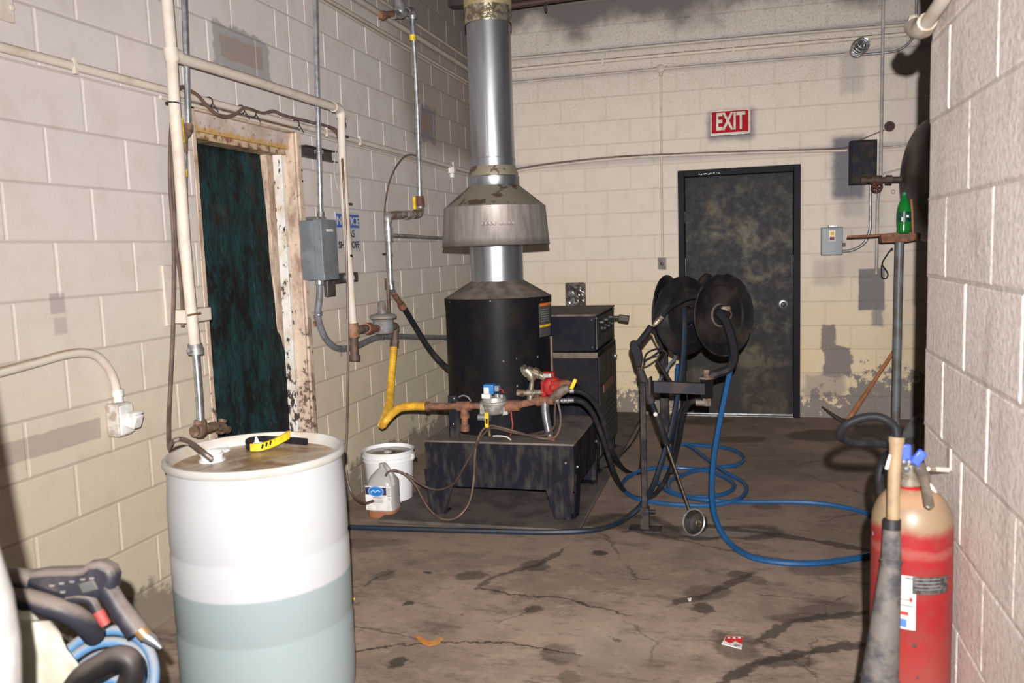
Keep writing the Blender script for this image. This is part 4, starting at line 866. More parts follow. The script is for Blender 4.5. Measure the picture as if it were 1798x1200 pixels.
for (x_, y_, sx_, sy_) in ((SX0, SY0, 1, 1), (SX1, SY0, -1, 1), (SX0, SY1, 1, -1), (SX1, SY1, -1, -1)):
    h = MB()  # tapered folded leg of two plates
    h.slab([(x_-sx_*.003, y_-sy_*.006, SZ0+.10), (x_+sx_*.165, y_-sy_*.006, SZ0+.02), (x_+sx_*.115, y_-sy_*.006, .024), (x_+sx_*.02, y_-sy_*.006, .024)], (0, -sy_*.006, 0))
    h.slab([(x_-sx_*.006, y_-sy_*.003, SZ0+.10), (x_-sx_*.006, y_+sy_*.13, SZ0+.02), (x_-sx_*.0, y_+sy_*.095, .024), (x_+sx_*.012, y_+sy_*.005, .024)], (sx_*-.006, 0, 0))
    h.box((x_+sx_*.065, y_+sy_*.045, .028), (.10, .09, .010))
    h.build('leg', blk_d, st, bevel=.004)
h = MB()
for (x_, z_) in ((SX1-.045, SZ0+.16), (SX1-.04, SZ0+.05), (SX0+.03, SZ0+.06)): h.ball((x_, SY0-.002, z_), .008, 8)
for y_ in (SY0+.08, SY1-.08): h.ball((SX1+.004, y_, SZ0+.12), .008, 8)
h.build('bolt', galv_d, st)
HX, HY, HR = .937, -2.66, .320
ht = thing('water_heater', 'black cylindrical gas water heater with a dusty cone top on the steel stand', 'heater', (HX, HY, SZ1))
h = MB(); h.lathe((HX, HY, 0), [(HR, SZ1), (HR, 1.238)], 56); h.build('shell', blk, ht)
h = MB(); h.lathe((HX, HY, 0), [(HR+.004, 1.205), (HR+.004, 1.243), (HR-.002, 1.246)], 56, close=False); h.build('shell_band', blk, ht)
h = MB(); h.lathe((HX, HY, 0), [(HR+.002, 1.243), (.165, 1.336), (.160, 1.340)], 48); h.build('cone_top', dust, ht, 'dust-covered cone')
def hp(u, v, dr=0):  # point on the front of the shell under a photo pixel
    d = (at(u, v, t=1)-CAMP); ox, oy = CAMP.x-HX, CAMP.y-HY; a_ = d.x*d.x+d.y*d.y; b_ = 2*(ox*d.x+oy*d.y); c_ = ox*ox+oy*oy-(HR+dr)**2
    dsc = max(b_*b_-4*a_*c_, 0); return CAMP+d*((-b_-math.sqrt(dsc))/(2*a_))
for u, v in ((861, 529), (950, 527), (790, 531), (907, 630), (944, 627), (908, 678), (884, 635)):
    h = MB(); h.ball(hp(u, v), .0065, 8); h.build('rivet', galv, ht)
def patch(mb, u0, v0, u1, v1, dr=.002, th=.003, n=8):
    a, b = hp(u0, (v0+v1)/2), hp(u1, (v0+v1)/2); z0_, z1_ = hp((u0+u1)/2, v1).z, hp((u0+u1)/2, v0).z
    t0, t1 = math.atan2(a.y-HY, a.x-HX), math.atan2(b.y-HY, b.x-HX)
    for i in range(n):
        q0, q1 = t0+(t1-t0)*i/n, t0+(t1-t0)*(i+1)/n; r0, r1_ = HR+dr, HR+dr+th
        mb.add([(HX+math.cos(q)*r, HY+math.sin(q)*r, z) for r in (r0, r1_) for z in (z0_, z1_) for q in (q0, q1)], [(4, 5, 7, 6), (0, 2, 3, 1), (0, 1, 5, 4), (2, 6, 7, 3), (0, 4, 6, 2), (1, 3, 7, 5)])
h = MB(); patch(h, 946, 531, 966, 591, .001, .001); wl_ = h.build('warning_label', mat('dark_label', (.05, .05, .055), (.09, .085, .08), rough=.35, scale=60), ht, 'dark warning label')
h = MB(); patch(h, 947, 532, 966, 537, .003, .001); h.build('warning_stripe', mat('orange_print', (.70, .16, .02)), wl_, 'orange stripe')
h = MB(); patch(h, 947, 570, 966, 574, .003, .001); h.build('caution_stripe', yelp, wl_, 'yellow stripe')
h = MB()
for k in range(6): patch(h, 949, 543+k*4, 962, 544.2+k*4, .003, .0006)
h.build('small_print', mat('grey_print', (.2, .2, .2)), wl_)
h = MB(); patch(h, 896, 618, 941, 646, .001, .003); h.build('access_panel', blk, ht)
h = MB(); h.box2((HX+HR-.005, HY-.01, 1.0), (HX+HR+.010, HY+.01, .78)); h.build('seam_strip', dust, ht)
# flue and draft hood
fu = thing('flue_pipe', 'tall galvanised flue pipe with dented draft hood rising from the heater to the roof', 'flue', (HX, HY, 1.336))
def spot_duct():
    t = NT('stained_hood_metal', .5, .45, .4); x, y, z = t.pos(); n = t.noise(9, 5, .65)
    c = t.mix(t.step(t.noise(14, 4, .6, stretch=(2, 2, .25)), .35, .7), (.34, .305, .28), (.225, .195, .175)); c = t.mix(t.math('MULTIPLY', t.step(z, 1.776, 1.79), t.step(n, .525, .555)), c, (.13, .085, .058))
    c = t.mix(t.math('MULTIPLY', t.step(z, 1.776, 1.79), t.step(n, .545, .515)), c, (.30, .265, .20))
    c = t.mix(t.math('MULTIPLY', t.step(z, 1.60, 1.565), .6), c, (.13, .10, .085)); t.set('Base Color', c); t.set('Roughness', .5); return t.m
M_HOOD = spot_duct()
h = MB(); h.lathe((HX, HY, 0), [(.159, 1.336), (.159, 1.60)], 48); h.build('lower_flue', duct, fu)
h = MB(); h.lathe((HX, HY, 0), [(.322, 1.548), (.326, 1.556), (.322, 1.562), (.305, 1.768), (.305, 1.778), (.300, 1.782), (.150, 1.905), (.148, 1.905)], 56, close=False); hood = h.build('draft_hood', M_HOOD, fu, 'stained grey hood', solid=.002)
h = MB(); h.lathe((HX, HY, 0), [(.150, 1.895), (.153, 1.90), (.153, 1.955), (.149, 1.96)], 48, close=False); h.build('collar', duct, fu)
h = MB(); h.lathe((HX, HY, 0), [(.149, 1.955), (.147, 1.975), (.132, 2.02)], 48, close=False); h.build('reducer', M_HOOD, fu)
h = MB(); h.lathe((HX, HY, 0), [(.130, 2.01), (.133, 2.012), (.133, 2.062), (.130, 2.065), (.130, 2.86)], 48); h.build('upper_flue', duct, fu)
h = MB(); h.box2((HX-.006, HY-.1325, 2.07), (HX+.002, HY-.128, 2.86)); h.build('seam', duct, fu)
foil = mat('crinkled_foil', (.62, .56, .42), (.24, .20, .13), rough=.25, metal=.8, scale=26, amt=(.4, .6), bump=1.0)
h = MB(); vs = []; n_ = 48
prf = [(.137, 2.835), (.139, 2.85), (.137, 2.90), (.140, 2.93)]
h.lathe((HX, HY, 0), prf, n_, close=False); h.build('foil_wrap', foil, fu, 'shiny foil tape wrap')
h = MB(); h.lathe((HX, HY, 0), [(.139, 2.925), (.141, 2.93), (.141, CEIL)], 40); h.build('top_flue', mat('yellow_stained_metal', (.22, .18, .12), (.40, .33, .16), rough=.5, metal=.4, scale=12), fu)
# stamped blank ovals on the hood (embossed lettering too worn to read)
h = MB()
for k, ang in enumerate([-.36, -.29, -.22, -.15, -.04, .03, .10, .17]):
    a_ = -PI/2+.42+ang; h.ring((HX+math.cos(a_)*.3145, HY+math.sin(a_)*.3145, 1.672), .0085, .0022, (math.cos(a_), math.sin(a_), .1), 10, 4)
h.build('embossed_marks', M_HOOD, hood, 'worn embossed marks')
# cabinet behind
CX0, CX1, CY0, CY1 = .62, 1.440, -2.15, -1.33
cbt = thing('washer_cabinet', 'black pressure washer cabinet with control panel behind the heater', 'cabinet', ((CX0+CX1)/2, (CY0+CY1)/2, .022))
navyb = mat('navy_black_enamel', (.008, .008, .015), (.018, .016, .019), rough=.4, scale=5, spec=.08)
sidem = mat('worn_cabinet_side', (.040, .036, .034), (.11, .085, .065), rough=.6, scale=9, amt=(.42, .72), stretch=(1, 1.5, 1))
h = MB(); h.box2((CX0, CY0, .12), (CX1+.012, CY1, .835)); h.build('lower_body', navyb, cbt, bevel=.006)
h = MB(); h.box2((CX0+.01, CY0-.004, .84), (CX1, CY1+.01, 1.078)); up_ = h.build('control_head', navyb, cbt, bevel=.006)
h = MB(); h.box2((CX0, CY0-.012, 1.074), (CX1+.008, CY1+.012, 1.088)); h.build('lid', dust, up_, 'dusty brown lid', bevel=.003)
h = MB(); h.box2((CX1+.001, CY0+.03, .86), (CX1+.006, CY1-.02, 1.06)); h.build('control_panel', sidem, up_)
h = MB(); h.box2((CX1+.012, CY0+.02, .14), (CX1+.016, CY1-.02, .80)); sdp = h.build('side_panel', sidem, cbt, 'worn rusty side panel', bevel=.002)
h = MB(); h.box2((CX0, CY0-.006, .80), (CX1+.014, CY0+.004, .835)); h.build('front_lip', dust, cbt)
for k in range(3):
    h = MB(); yy = CY0+.22+k*.17; h.lathe((CX1+.004, yy, .975), [(.030, 0), (.030, .018), (.022, .022), (.018, .036), (.002, .038)], 16, (1, 0, 0)); h.build('knob', black, up_)
h = MB()
for k in range(3): h.cyl((CX1+.006, CY0+.16+k*.2, 1.02), (CX1+.03, CY0+.16+k*.2, 1.02), .008, n=8)
h.build('toggle', galv, up_)
h = MB(); h.tube([(CX1+.0, CY1-.06, 1.0), (CX1+.05, CY1-.06, 1.0)], .014, 8); h.box((CX1+.085, CY1-.06, .995), (.075, .04, .045), Matrix.Rotation(.15, 3, 'Y')); h.build('plug', mat('brown_black_plug', (.05, .04, .03), rough=.6), up_, bevel=.004)
h = MB()
for (yy, zz) in ((CY0+.02, 1.06), (CY0+.02, .86), (CY1-.02, 1.06), (CY1-.02, .86)): h.ball((CX1+.004, yy, zz), .008, 8)
for xx in (CX1-.02,):
    for zz in (1.05, .87): h.ball((xx, CY0-.004, zz), .006, 8)
h.build('screw', galv, up_)
h = MB(); h.ball((CX1+.02, CY1-.10, .72), .018, 10); h.build('side_latch', galv, cbt)
h = MB(); h.box((CX1+.018, (CY0+CY1)/2-.02, .565), (.006, .42, .05), Matrix.Rotation(.0, 3, 'X')); h.build('rust_plate', rust, sdp, 'rusty nameplate')
for r in range(6):
    for k in range(9):
        h2 = (CX1+.0175, CY0+.20+k*.055+(r % 2)*.027, .26+r*.042)
        if r == 0 and k == 0:
            h = MB(); h.lathe(h2, [(.004, 0), (.017, .0012), (.017, .003), (.012, .0032), (.010, .0005)], 8, (1, 0, 0)); v0 = h.build('vent_hole', black, sdp)
            base = Vector(h2)
        else:
            o = v0.copy(); COL.objects.link(o); o.parent = sdp; o.location = Vector(h2)-base
for (x_, y_) in ((CX0+.05, CY0+.05), (CX1-.04, CY0+.05), (CX0+.05, CY1-.05), (CX1-.04, CY1-.05)):
    h = MB(); h.box2((x_-.035, y_-.035, .024), (x_+.035, y_+.035, .13)); h.box2((x_-.05, y_-.05, .022), (x_+.05, y_+.05, .03)); h.build('leg', blk_d, cbt, bevel=.003)

# ---------------------------------------------------------------- gas train in front of the heater
GY = -3.065
def G_(u, v, y=GY): return at(u, v, y=y)
gt = thing('gas_train', 'rusty gas pipe train with valve in front of the heater', 'pipe assembly', G_(815, 755))
h = MB(); h.tube([G_(748, 714), G_(790, 714)], .021, 12); h.tube([G_(748, 714), G_(754, 714)], .030, 6); h.tube([G_(782, 714), G_(965, 704)], [.019, .019], 12) if False else h.tube([G_(788, 714), G_(848, 713)], .019, 12); h.build('pipe', rust, gt)
h = MB(); h.tube([G_(803, 714), G_(827, 713.5)], .028, 12); h.tube([G_(815, 712), G_(816, 732)], .024, 12); h.tube([G_(816, 730), G_(816, 748)], .020, 12); h.tube([G_(816, 746), G_(816, 757)], .027, 10); h.tube([G_(816, 727), G_(816, 734)], .028, 10); h.build('drip_tee', rust, gt, 'orange rusty tee with drip leg')
h = MB(); h.tube([G_(888, 713.5), G_(912, 712.5)], [.034, .032], 12); h.tube([G_(908, 712), G_(945, 704)], .021, 12); h.tube([G_(941, 705), G_(949, 703)], .032, 8); h.tube([G_(947, 703.5), G_(972, 704)], .024, 12); h.build('outlet_pipe', rust, gt)
p0_, p1_ = G_(789, 762), G_(801, 696)
h = MB(); h.box2((p0_.x-.004, GY+.01, SZ1), (p1_.x+.010, GY+.016, p1_.z)); h.box2((p0_.x-.004, GY+.01, SZ1), (p0_.x+.002, GY+.05, p1_.z)); h.build('angle_post', blk_d, gt, bevel=.002)
h = MB(); h.ball(G_(797, 700, GY+.005), .006, 8); h.ball(G_(796, 745, GY+.005), .006, 8); h.build('bolt', galv, gt)
vb = G_(868, 712)
h = MB(); h.lathe(vb+Vector((0, 0, -.055)), [(.030, 0), (.052, .012), (.066, .05), (.070, .068), (.082, .070), (.082, .080), (.070, .082), (.066, .105), (.05, .112)], 24); vbo = h.build('gas_valve', alu, gt, 'cast aluminium gas valve')
h = MB()
for sx_ in (-1, 1): h.slab([vb+Vector((sx_*.050, -.02, -.055)), vb+Vector((sx_*.082, -.02, -.05)), vb+Vector((sx_*.082, -.02, .012)), vb+Vector((sx_*.062, -.02, .012))], (0, .05, 0))
h.build('valve_flange', alu, vbo, bevel=.003)
h = MB(); h.box(vb+Vector((-.028, -.052, .062)), (.05, .03, .026)); h.build('valve_label', white, vbo, 'white label block', bevel=.003)
h = MB(); h.box(vb+Vector((-.018, -.02, .098)), (.060, .06, .056)); mod = h.build('control_module', mat('bright_blue_plastic', (.03, .20, .52), rough=.4), vbo, 'bright blue module', bevel=.006)
h = MB(); h.box(vb+Vector((-.028, -.052, .092)), (.030, .004, .036)); h.build('module_label', white, mod)
h = MB(); h.box(vb+Vector((.024, -.01, .10)), (.026, .04, .032)); h.build('terminal_block', mat('blue_grey_plastic', (.22, .28, .33), rough=.5), vbo, bevel=.004)
h = MB(); h.cyl(vb+Vector((.030, -.03, .04)), vb+Vector((.030, -.03, .072)), .017); h.cyl(vb+Vector((.052, -.02, .04)), vb+Vector((.052, -.02, .066)), .012); h.build('adjuster', galv, vbo)
h = MB(); h.tube([vb+Vector((.035, -.02, .10)), vb+Vector((.055, -.03, .095)), vb+Vector((.07, -.035, .075))], .004, 6, sub=4); h.build('valve_wire', mat('red_wire', (.35, .03, .02)), vbo)
pv = thing('pilot_valve', 'small bright pilot cock with yellow lever hanging under the gas valve', 'valve', G_(858, 762, GY-.02))
h = MB(); h.tube([G_(840, 733, GY-.03), G_(852, 733, GY-.03)], [.019, .021], 14); h.tube([G_(850, 733, GY-.03), G_(861, 733, GY-.03)], .025, 12); h.tube([G_(856, 722, GY-.02), G_(856, 740, GY-.02)], .013, 10); h.build('cock', galv, pv)
h = MB(); h.tube([G_(858, 750, GY-.02), G_(860, 766, GY-.02)], [.014, .010], 10); h.build('tip', brass, pv)
h = MB(); h.box(G_(854.5, 738, GY-.062), (.022, .008, .088)); h.build('lever', yelp, pv, 'yellow lever', bevel=.003)
h = MB(); h.box(G_(854.5, 740, GY-.067), (.012, .002, .03)); h.build('lever_print', black, pv)
# red flow switch and silver fittings
rf = thing('flow_switch', 'red cast pump body with silver fittings at the right of the heater front', 'pump', G_(965, 700))
rc = G_(969, 680, -3.06)
h = MB(); h.lathe(rc+Vector((-.01, .05, 0)), [(.045, 0), (.056, .01), (.058, .05), (.050, .07), (.030, .078)], 24, (.25, -1, .05)); h.box(rc+Vector((.035, .0, .012)), (.07, .07, .055)); h.box(rc+Vector((-.045, .01, -.01)), (.03, .06, .09)); h.box(rc+Vector((-.02, .02, .062)), (.07, .05, .045)); h.lathe(rc+Vector((.008, -.015, 0)), [(.022, 0), (.022, .02), (.012, .026)], 12, (.25, -1, .05)); rb_ = h.build('body', redp, rf, bevel=.006)
h = MB(); h.box(rc+Vector((-.018, -.018, .068)), (.045, .03, .022)); h.build('name_plate', alu, rb_, 'grey plate', bevel=.002)
h = MB(); h.tube([rc+Vector((.06, -.01, .012)), rc+Vector((.095, -.02, .012)), rc+Vector((.115, -.03, .008))], [.030, .033, .026], 14); h.build('outlet_coupling', rust, rf)
sil = mat('stained_silver_brass', (.42, .38, .31), (.24, .19, .13), rough=.38, metal=.7, scale=30)
h = MB(); h.tube([G_(919, 654), G_(926, 650)], [.034, .036], 16); h.tube([G_(924, 650), G_(932, 658), G_(934, 668)], [.030, .030, .024], 12, sub=4); h.tube([G_(930, 652), G_(948, 660, GY-.01)], [.026, .022], 12); h.tube([G_(946, 658), G_(958, 664)], .022, 12); h.build('street_elbow', sil, rf)
h = MB(); h.tube([G_(935, 664), G_(932, 690)], .014, 12); h.tube([G_(932, 686), G_(931, 702)], .019, 12); h.tube([G_(912, 691), G_(955, 689)], .0155, 12); h.tube([G_(908, 690), G_(918, 691)], .019, 6); h.tube([G_(926, 690), G_(938, 690)], .023, 12); h.build('cross_fitting', sil, rf)
h = MB(); h.tube([G_(936, 653), G_(944, 657)], .029, 8); h.build('brass_nut', brass, rf); h = MB(); h.tube([G_(913, 691), G_(921, 691)], .021, 8); h.build('brass_nut', brass, rf)
h = MB(); h.tube([G_(972, 700, GY-.02), G_(982, 690, GY-.04), G_(992, 684, GY-.05), G_(1000, 682, GY-.06)], [.026, .028, .026, .018], 10, sub=3); h.build('hose_union', rust_g, rf)
h = MB(); h.box(G_(1007, 675, GY-.07), (.02, .02, .060), Matrix.Rotation(.45, 3, 'Y')); h.build('lever', yelp, rf, 'yellow lever', bevel=.003)
h = MB(); h.tube([G_(977, 704, GY-.03), G_(982, 704, GY-.03)], .015, 8); h.tube([G_(985, 704, GY-.03), G_(1008, 703.5, GY-.03)], .013, 10); h.ring(G_(990, 704, GY-.03), .014, .003, (1, 0, 0), 12, 5); h.ring(G_(997, 704, GY-.03), .014, .003, (1, 0, 0), 12, 5); h.tube([G_(1000, 687, GY-.05), G_(1008, 687, GY-.05)], .013, 10); h.build('hose_ends', galv, rf, 'bright hose crimps')
# flexible metal hose down to the stand
fh = thing('flexible_metal_hose', 'ribbed steel hose dropping from the red pump body to the stand top', 'hose', G_(970, 765))
pts = [G_(957, 706), G_(957, 722), G_(960, 742), G_(965, 765)]
h = MB(); h.tube(pts, .021, 14, sub=6); h.build('hose', duct, fh)
h = MB()
for k in range(26):
    f_ = k/26*3; i = min(int(f_), 2); h.ring(pts[i].lerp(pts[i+1], f_-i), .0215, .0022, (pts[i+1]-pts[i]), 14, 4)
h.build('rib', galv, fh, kind='stuff')
h = MB(); h.tube([G_(965, 762), G_(968, 772)], .016, 10); h.tube([G_(962, 770), G_(975, 771)], .014, 8); h.build('end_fitting', rust, fh)
# small wires and tubes round the heater front
tube_thing('plastic_tube', 'brown plastic tube lying over the stand top and looping up to the red pump body', [G_(978, 704, -3.07), G_(983, 722, -3.09), G_(984, 745, -3.09), G_(978, 764, -3.09), G_(966, 771, -3.09), G_(940, 768, -3.10), G_(900, 757, -3.11), G_(875, 750, -3.11), G_(862, 748, -3.11), G_(848, 755, -3.12), G_(838, 775, -3.13), G_(834, 800, -3.16), at(832, 840, y=-3.22), at(825, 880, y=-3.27), at(808, 905, y=-3.32), at(790, 913, y=-3.32), at(772, 910, y=-3.30), at(755, 896, y=-3.25), at(742, 876, y=-3.22), at(730, 853, y=-3.2), at(712, 834, y=-3.2), at(695, 827, y=-3.21), at(682, 829, y=-3.22), at(677, 836, y=-3.22)], .0065, brown_tube)
tube_thing('plastic_tube', 'darker plastic tube sagging from the stand edge behind the brown one to the bucket', [G_(975, 706, -3.10), G_(974, 730, -3.10), G_(972, 752, -3.10), G_(950, 766, -3.11), G_(900, 760, -3.12), G_(865, 752, -3.13), G_(850, 762, -3.14), at(835, 785, y=-3.15), at(815, 820, y=-3.16), at(798, 848, y=-3.16), at(775, 860, y=-3.16), at(755, 858, y=-3.16), at(735, 848, y=-3.16), at(722, 838, y=-3.16), at(712, 832, y=-3.17)], .0065, mat('dark_brown_tube', (.07, .045, .035), rough=.4))
tube_thing('wire_loop', 'small grey wire arched over the rusty tee left of the gas valve', [G_(797, 712, -3.03), G_(803, 700, -3.03), G_(813, 695, -3.03), G_(823, 699, -3.03), G_(827, 708, -3.03)], .0045, greyc, cat='wire')
tube_thing('wire_loop', 'short white wire end lying on the stand top under the pilot cock', [G_(866, 766, -3.09), G_(878, 766, -3.10), G_(890, 768, -3.11), G_(897, 773, -3.12)], .004, white, cat='wire')
tube_thing('wire_loop', 'dark red wire hanging under the gas pipe to the stand top', [G_(897, 715), G_(898, 730), G_(900, 748), G_(896, 765)], .004, mat('red_wire', (0,0,0)), cat='wire')

# ---------------------------------------------------------------- hoses from the machine to the reel
FZ = .013
def F_(u, v, r=FZ): return at(u, v, z=r)
tube_thing('black_hose', 'upper black hose arching from the red pump body to the floor', [G_(1004, 687, -3.10), G_(1020, 689, -3.10), G_(1038, 701, -3.08), G_(1055, 728, -3.05), G_(1066, 765, -3.02), G_(1078, 800, -3.0), F_(1100, 828, .02), F_(1122, 830, .015), F_(1128, 800), F_(1133, 775)], .014, rub, cat='hose', group='hoses from the machine')
tube_thing('black_hose', 'lower black hose sweeping from the red pump under the reel stand and up again', [G_(1006, 703.5, -3.08), G_(1022, 707, -3.08), G_(1040, 725, -3.06), G_(1055, 760, -3.05), G_(1067, 795, -3.05), at(1080, 835, y=-2.95), F_(1096, 862, .02), F_(1120, 876, .014), F_(1145, 872, .014), at(1164, 850, y=-2.6), at(1178, 820, y=-2.45), at(1186, 780, y=-2.40), at(1191, 740, y=-2.40), at(1199, 715, y=-2.42), at(1212, 706, y=-2.45), at(1232, 704, y=-2.5)], .014, rub, cat='hose', group='hoses from the machine')
tube_thing('navy_hose', 'dark navy hose falling from the reel hub and running along the floor to the drum', [at(1201, 543, y=-2.62), at(1202, 570, y=-2.66), at(1199, 630, y=-2.66), at(1191, 690, y=-2.66), at(1179, 750, y=-2.68), at(1165, 800, y=-2.72), at(1148, 850, y=-2.8), at(1128, 885, y=-2.95), F_(1100, 910, .02), F_(1070, 925), F_(1030, 933), F_(960, 935.5), F_(880, 934), F_(760, 931), F_(660, 928), F_(590, 926), F_(540, 925)], .0155, navy, cat='hose', group='hoses from the machine')
tube_thing('blue_hose', 'bright blue hose hanging from the right reel to the floor and off behind the extinguisher', [at(1288, 600, y=-2.75), at(1284, 640, y=-2.78), at(1276, 680, y=-2.80), at(1264, 740, y=-2.85), at(1254, 800, y=-2.95), at(1250, 850, y=-3.05), at(1252, 892, y=-3.15), at(1262, 925, y=-3.25), F_(1282, 955, .02), F_(1318, 978), F_(1370, 988), F_(1430, 989.5), F_(1490, 983), F_(1535, 974), F_(1600, 958), F_(1700, 930)], .0155, bluehose, cat='hose', group='blue hoses')
hw = [at(1190, 640, y=-2.0), at(1188, 700, y=-1.95), at(1186, 740, y=-1.9), F_(1180, 779, .02), F_(1200, 780), F_(1235, 783), F_(1268, 786), F_(1295, 794), F_(1307, 806), F_(1292, 817), F_(1250, 822), F_(1215, 829), F_(1180, 842), F_(1174, 856), F_(1184, 866), F_(1215, 873), F_(1255, 872), F_(1284, 862), F_(1288, 850), F_(1270, 838), F_(1235, 826), F_(1190, 822), F_(1145, 823, .03), F_(1112, 833), F_(1093, 849), F_(1096, 862), F_(1118, 876), F_(1160, 884), F_(1210, 888), F_(1258, 887), F_(1298, 876, .03), F_(1311, 860), F_(1302, 845), F_(1270, 828, .03), F_(1240, 806, .03), F_(1215, 787, .03), F_(1195, 781, .03), F_(1170, 795, .03), F_(1153, 835, .03), F_(1165, 858, .03), F_(1200, 872, .03), F_(1250, 880, .03), F_(1310, 882), F_(1380, 882), F_(1440, 885), F_(1490, 893), F_(1535, 906), F_(1620, 930)]
tube_thing('blue_hose', 'long blue hose lying in loose loops on the floor under the reel', hw, .0135, bluehose, cat='hose', group='blue hoses')
tube_thing('black_hose', 'thin dark cord lying across the concrete behind the steel stand', [F_(1020, 812, .03), F_(1060, 822, .03), F_(1090, 800, .012), F_(1112, 775, .012), F_(1124, 750, .012)], .006, rub, cat='cord')

# ---------------------------------------------------------------- hose reels
rs = thing('reel_stand', 'dark steel post stand with horizontal arm carrying the hose reels', 'stand', at(1133, 930, z=0))
f0 = at(1133, 930, z=0); stm = mat('dark_post_steel', (.018, .018, .024), (.055, .045, .04), rough=.5, scale=9, spec=.08)
h = MB(); t0 = at(1139, 672, y=f0.y); h.box2((f0.x-.014, f0.y-.014, 0), (f0.x+.014, f0.y+.014, t0.z)); h.build('front_post', stm, rs, bevel=.002)
h = MB(); h.box2((f0.x-.023, f0.y-.023, .002), (f0.x+.023, f0.y+.023, .125)); h.box2((f0.x-.085, f0.y-.05, 0), (f0.x+.085, f0.y+.05, .008)); h.cyl((f0.x+.02, f0.y, .10), (f0.x+.055, f0.y, .10), .011, n=8); h.build('foot_socket', stm, rs)
rp = at(1168, 786, z=0)
h = MB(); tz = at(1166, 560, y=rp.y).z; h.box2((rp.x-.03, rp.y-.03, 0), (rp.x+.03, rp.y+.03, tz)); h.build('rear_post', stm, rs, bevel=.003)
a0_, a1_ = at(1146, 679, y=-3.02), at(1243, 683, y=-2.90)
h = MB(); dA = (a1_-a0_).normalized(); nA = dA.cross(Vector((0, 0, 1))).normalized()*.024; zA = Vector((0, 0, .030)); h.slab([a0_-nA-zA, a0_+nA-zA, a0_+nA+zA, a0_-nA+zA], a1_-a0_); h.build('arm', mat('blue_black_arm', (.032, .032, .042), (.065, .05, .042), rough=.4, scale=12), rs)
h = MB(); h.box(a0_+Vector((-.012, 0, 0)), (.014, .09, .10)); h.build('arm_plate', stm, rs, bevel=.003)
e_ = at(1241, 681, y=-2.90); h = MB(); h.cyl(e_+Vector((0, 0, -.055)), e_+Vector((0, 0, .05)), .038, n=6); h.build('arm_socket', blk, rs)
h = MB(); h.cyl(e_+Vector((0, 0, .05)), e_+Vector((0, 0, .062)), .045, n=12); h.cyl(e_+Vector((0, 0, .06)), e_+Vector((0, 0, .10)), .018, n=8); h.build('swivel_fitting', rust_g, rs); h = MB(); h.cyl(e_+Vector((0, 0, -.10)), e_+Vector((0, 0, -.055)), .024, n=6); h.cyl(e_+Vector((-.06, 0, -.085)), e_+Vector((.02, 0, -.085)), .018, n=8); h.build('swivel_fitting', rust_g, rs)
h = MB(); h.tube([(rp.x, rp.y, .72), (rp.x+.0, rp.y-.5, .72), (a0_.x+.1, a0_.y+.05, a0_.z)], .014, 8); h.build('brace', stm, rs)
reel_blk = mat('reel_black', (.006, .006, .008), (.012, .011, .012), rough=.38, scale=3, spec=.15)
def reel(name, label, u, v, yc, R, ax, gap, group, dishes=(1, 1), fm=None):
    c = at(u, v, y=yc); ax = Vector(ax).normalized(); r = thing(name, label, 'hose reel', c, group)
    for s_, dsh in ((1, dishes[0]), (-1, dishes[1])):
        a_ = ax*s_; o = c+a_*gap/2; h = MB()
        h.lathe(o, [(R*.25, -.004), (R*.28, -.012), (R*.72, .000), (R*.75, .012), (R*.93, .022), (R, .030), (R*1.012, .026), (R*1.005, .018), (R*.93, .012), (R*.76, .0), (R*.72, -.012), (R*.28, -.024), (R*.25, -.016)], 48, a_, close=False)
        fl_ = h.build('flange', fm or reel_blk, r)
        h = MB(); h.ring(o+a_*.026, R*1.004, .005, a_, 48, 6); h.build('rim', blk_d, fl_)
        h = MB(); h.ring(o-a_*.008, R*.27, .006, a_, 24, 6); h.build('hub_ring', dust, fl_)
        if s_ == 1: h = MB(); h.lathe(o+a_*.001, [(R*.26, 0), (R*.26, .004), (.001, .0045)], 28, a_, close=False); h.build('dark_hub_disc', black, fl_)  # black disc painted for the dark inside the hub
    h = MB(); h.cyl(c-ax*gap/2, c+ax*gap/2, R*.22, n=20); h.build('drum', rub, r)
    h = MB(); h.cyl(c-ax*(gap/2+.03), c+ax*(gap/2+.05), .018, n=12); h.build('axle', rust_g, r)
    return r, c, ax
viewd = lambda u, v: (at(u, v, t=1)-CAMP).normalized()
vB = -viewd(1238, 556); sB = Vector((0, 0, 1)).cross(vB).normalized()    # sB: to the right seen from the front
RA, cA, axA = reel('hose_reel', 'rear black hose reel seen nearly edge-on behind the front one', 1207, 547, -1.98, .237, vB*.34+sB*.92, .22, 'hose reels on the stand')
RB, cB, axB = reel('hose_reel', 'front black hose reel with a dusty dished flange facing right', 1236, 554, -2.62, .228, vB*.70+sB*.70, .265, 'hose reels on the stand', fm=mat('dusty_reel_black', (.008, .008, .010), (.050, .038, .031), rough=.5, scale=3.2, amt=(.40, .75), spec=.15))
h = MB(); h.tube([(rp.x, rp.y, tz-.02), (cA.x, cA.y, cA.z), (cB.x, cB.y, cB.z)], .022, 10); h.build('reel_bracket', stm, rs)
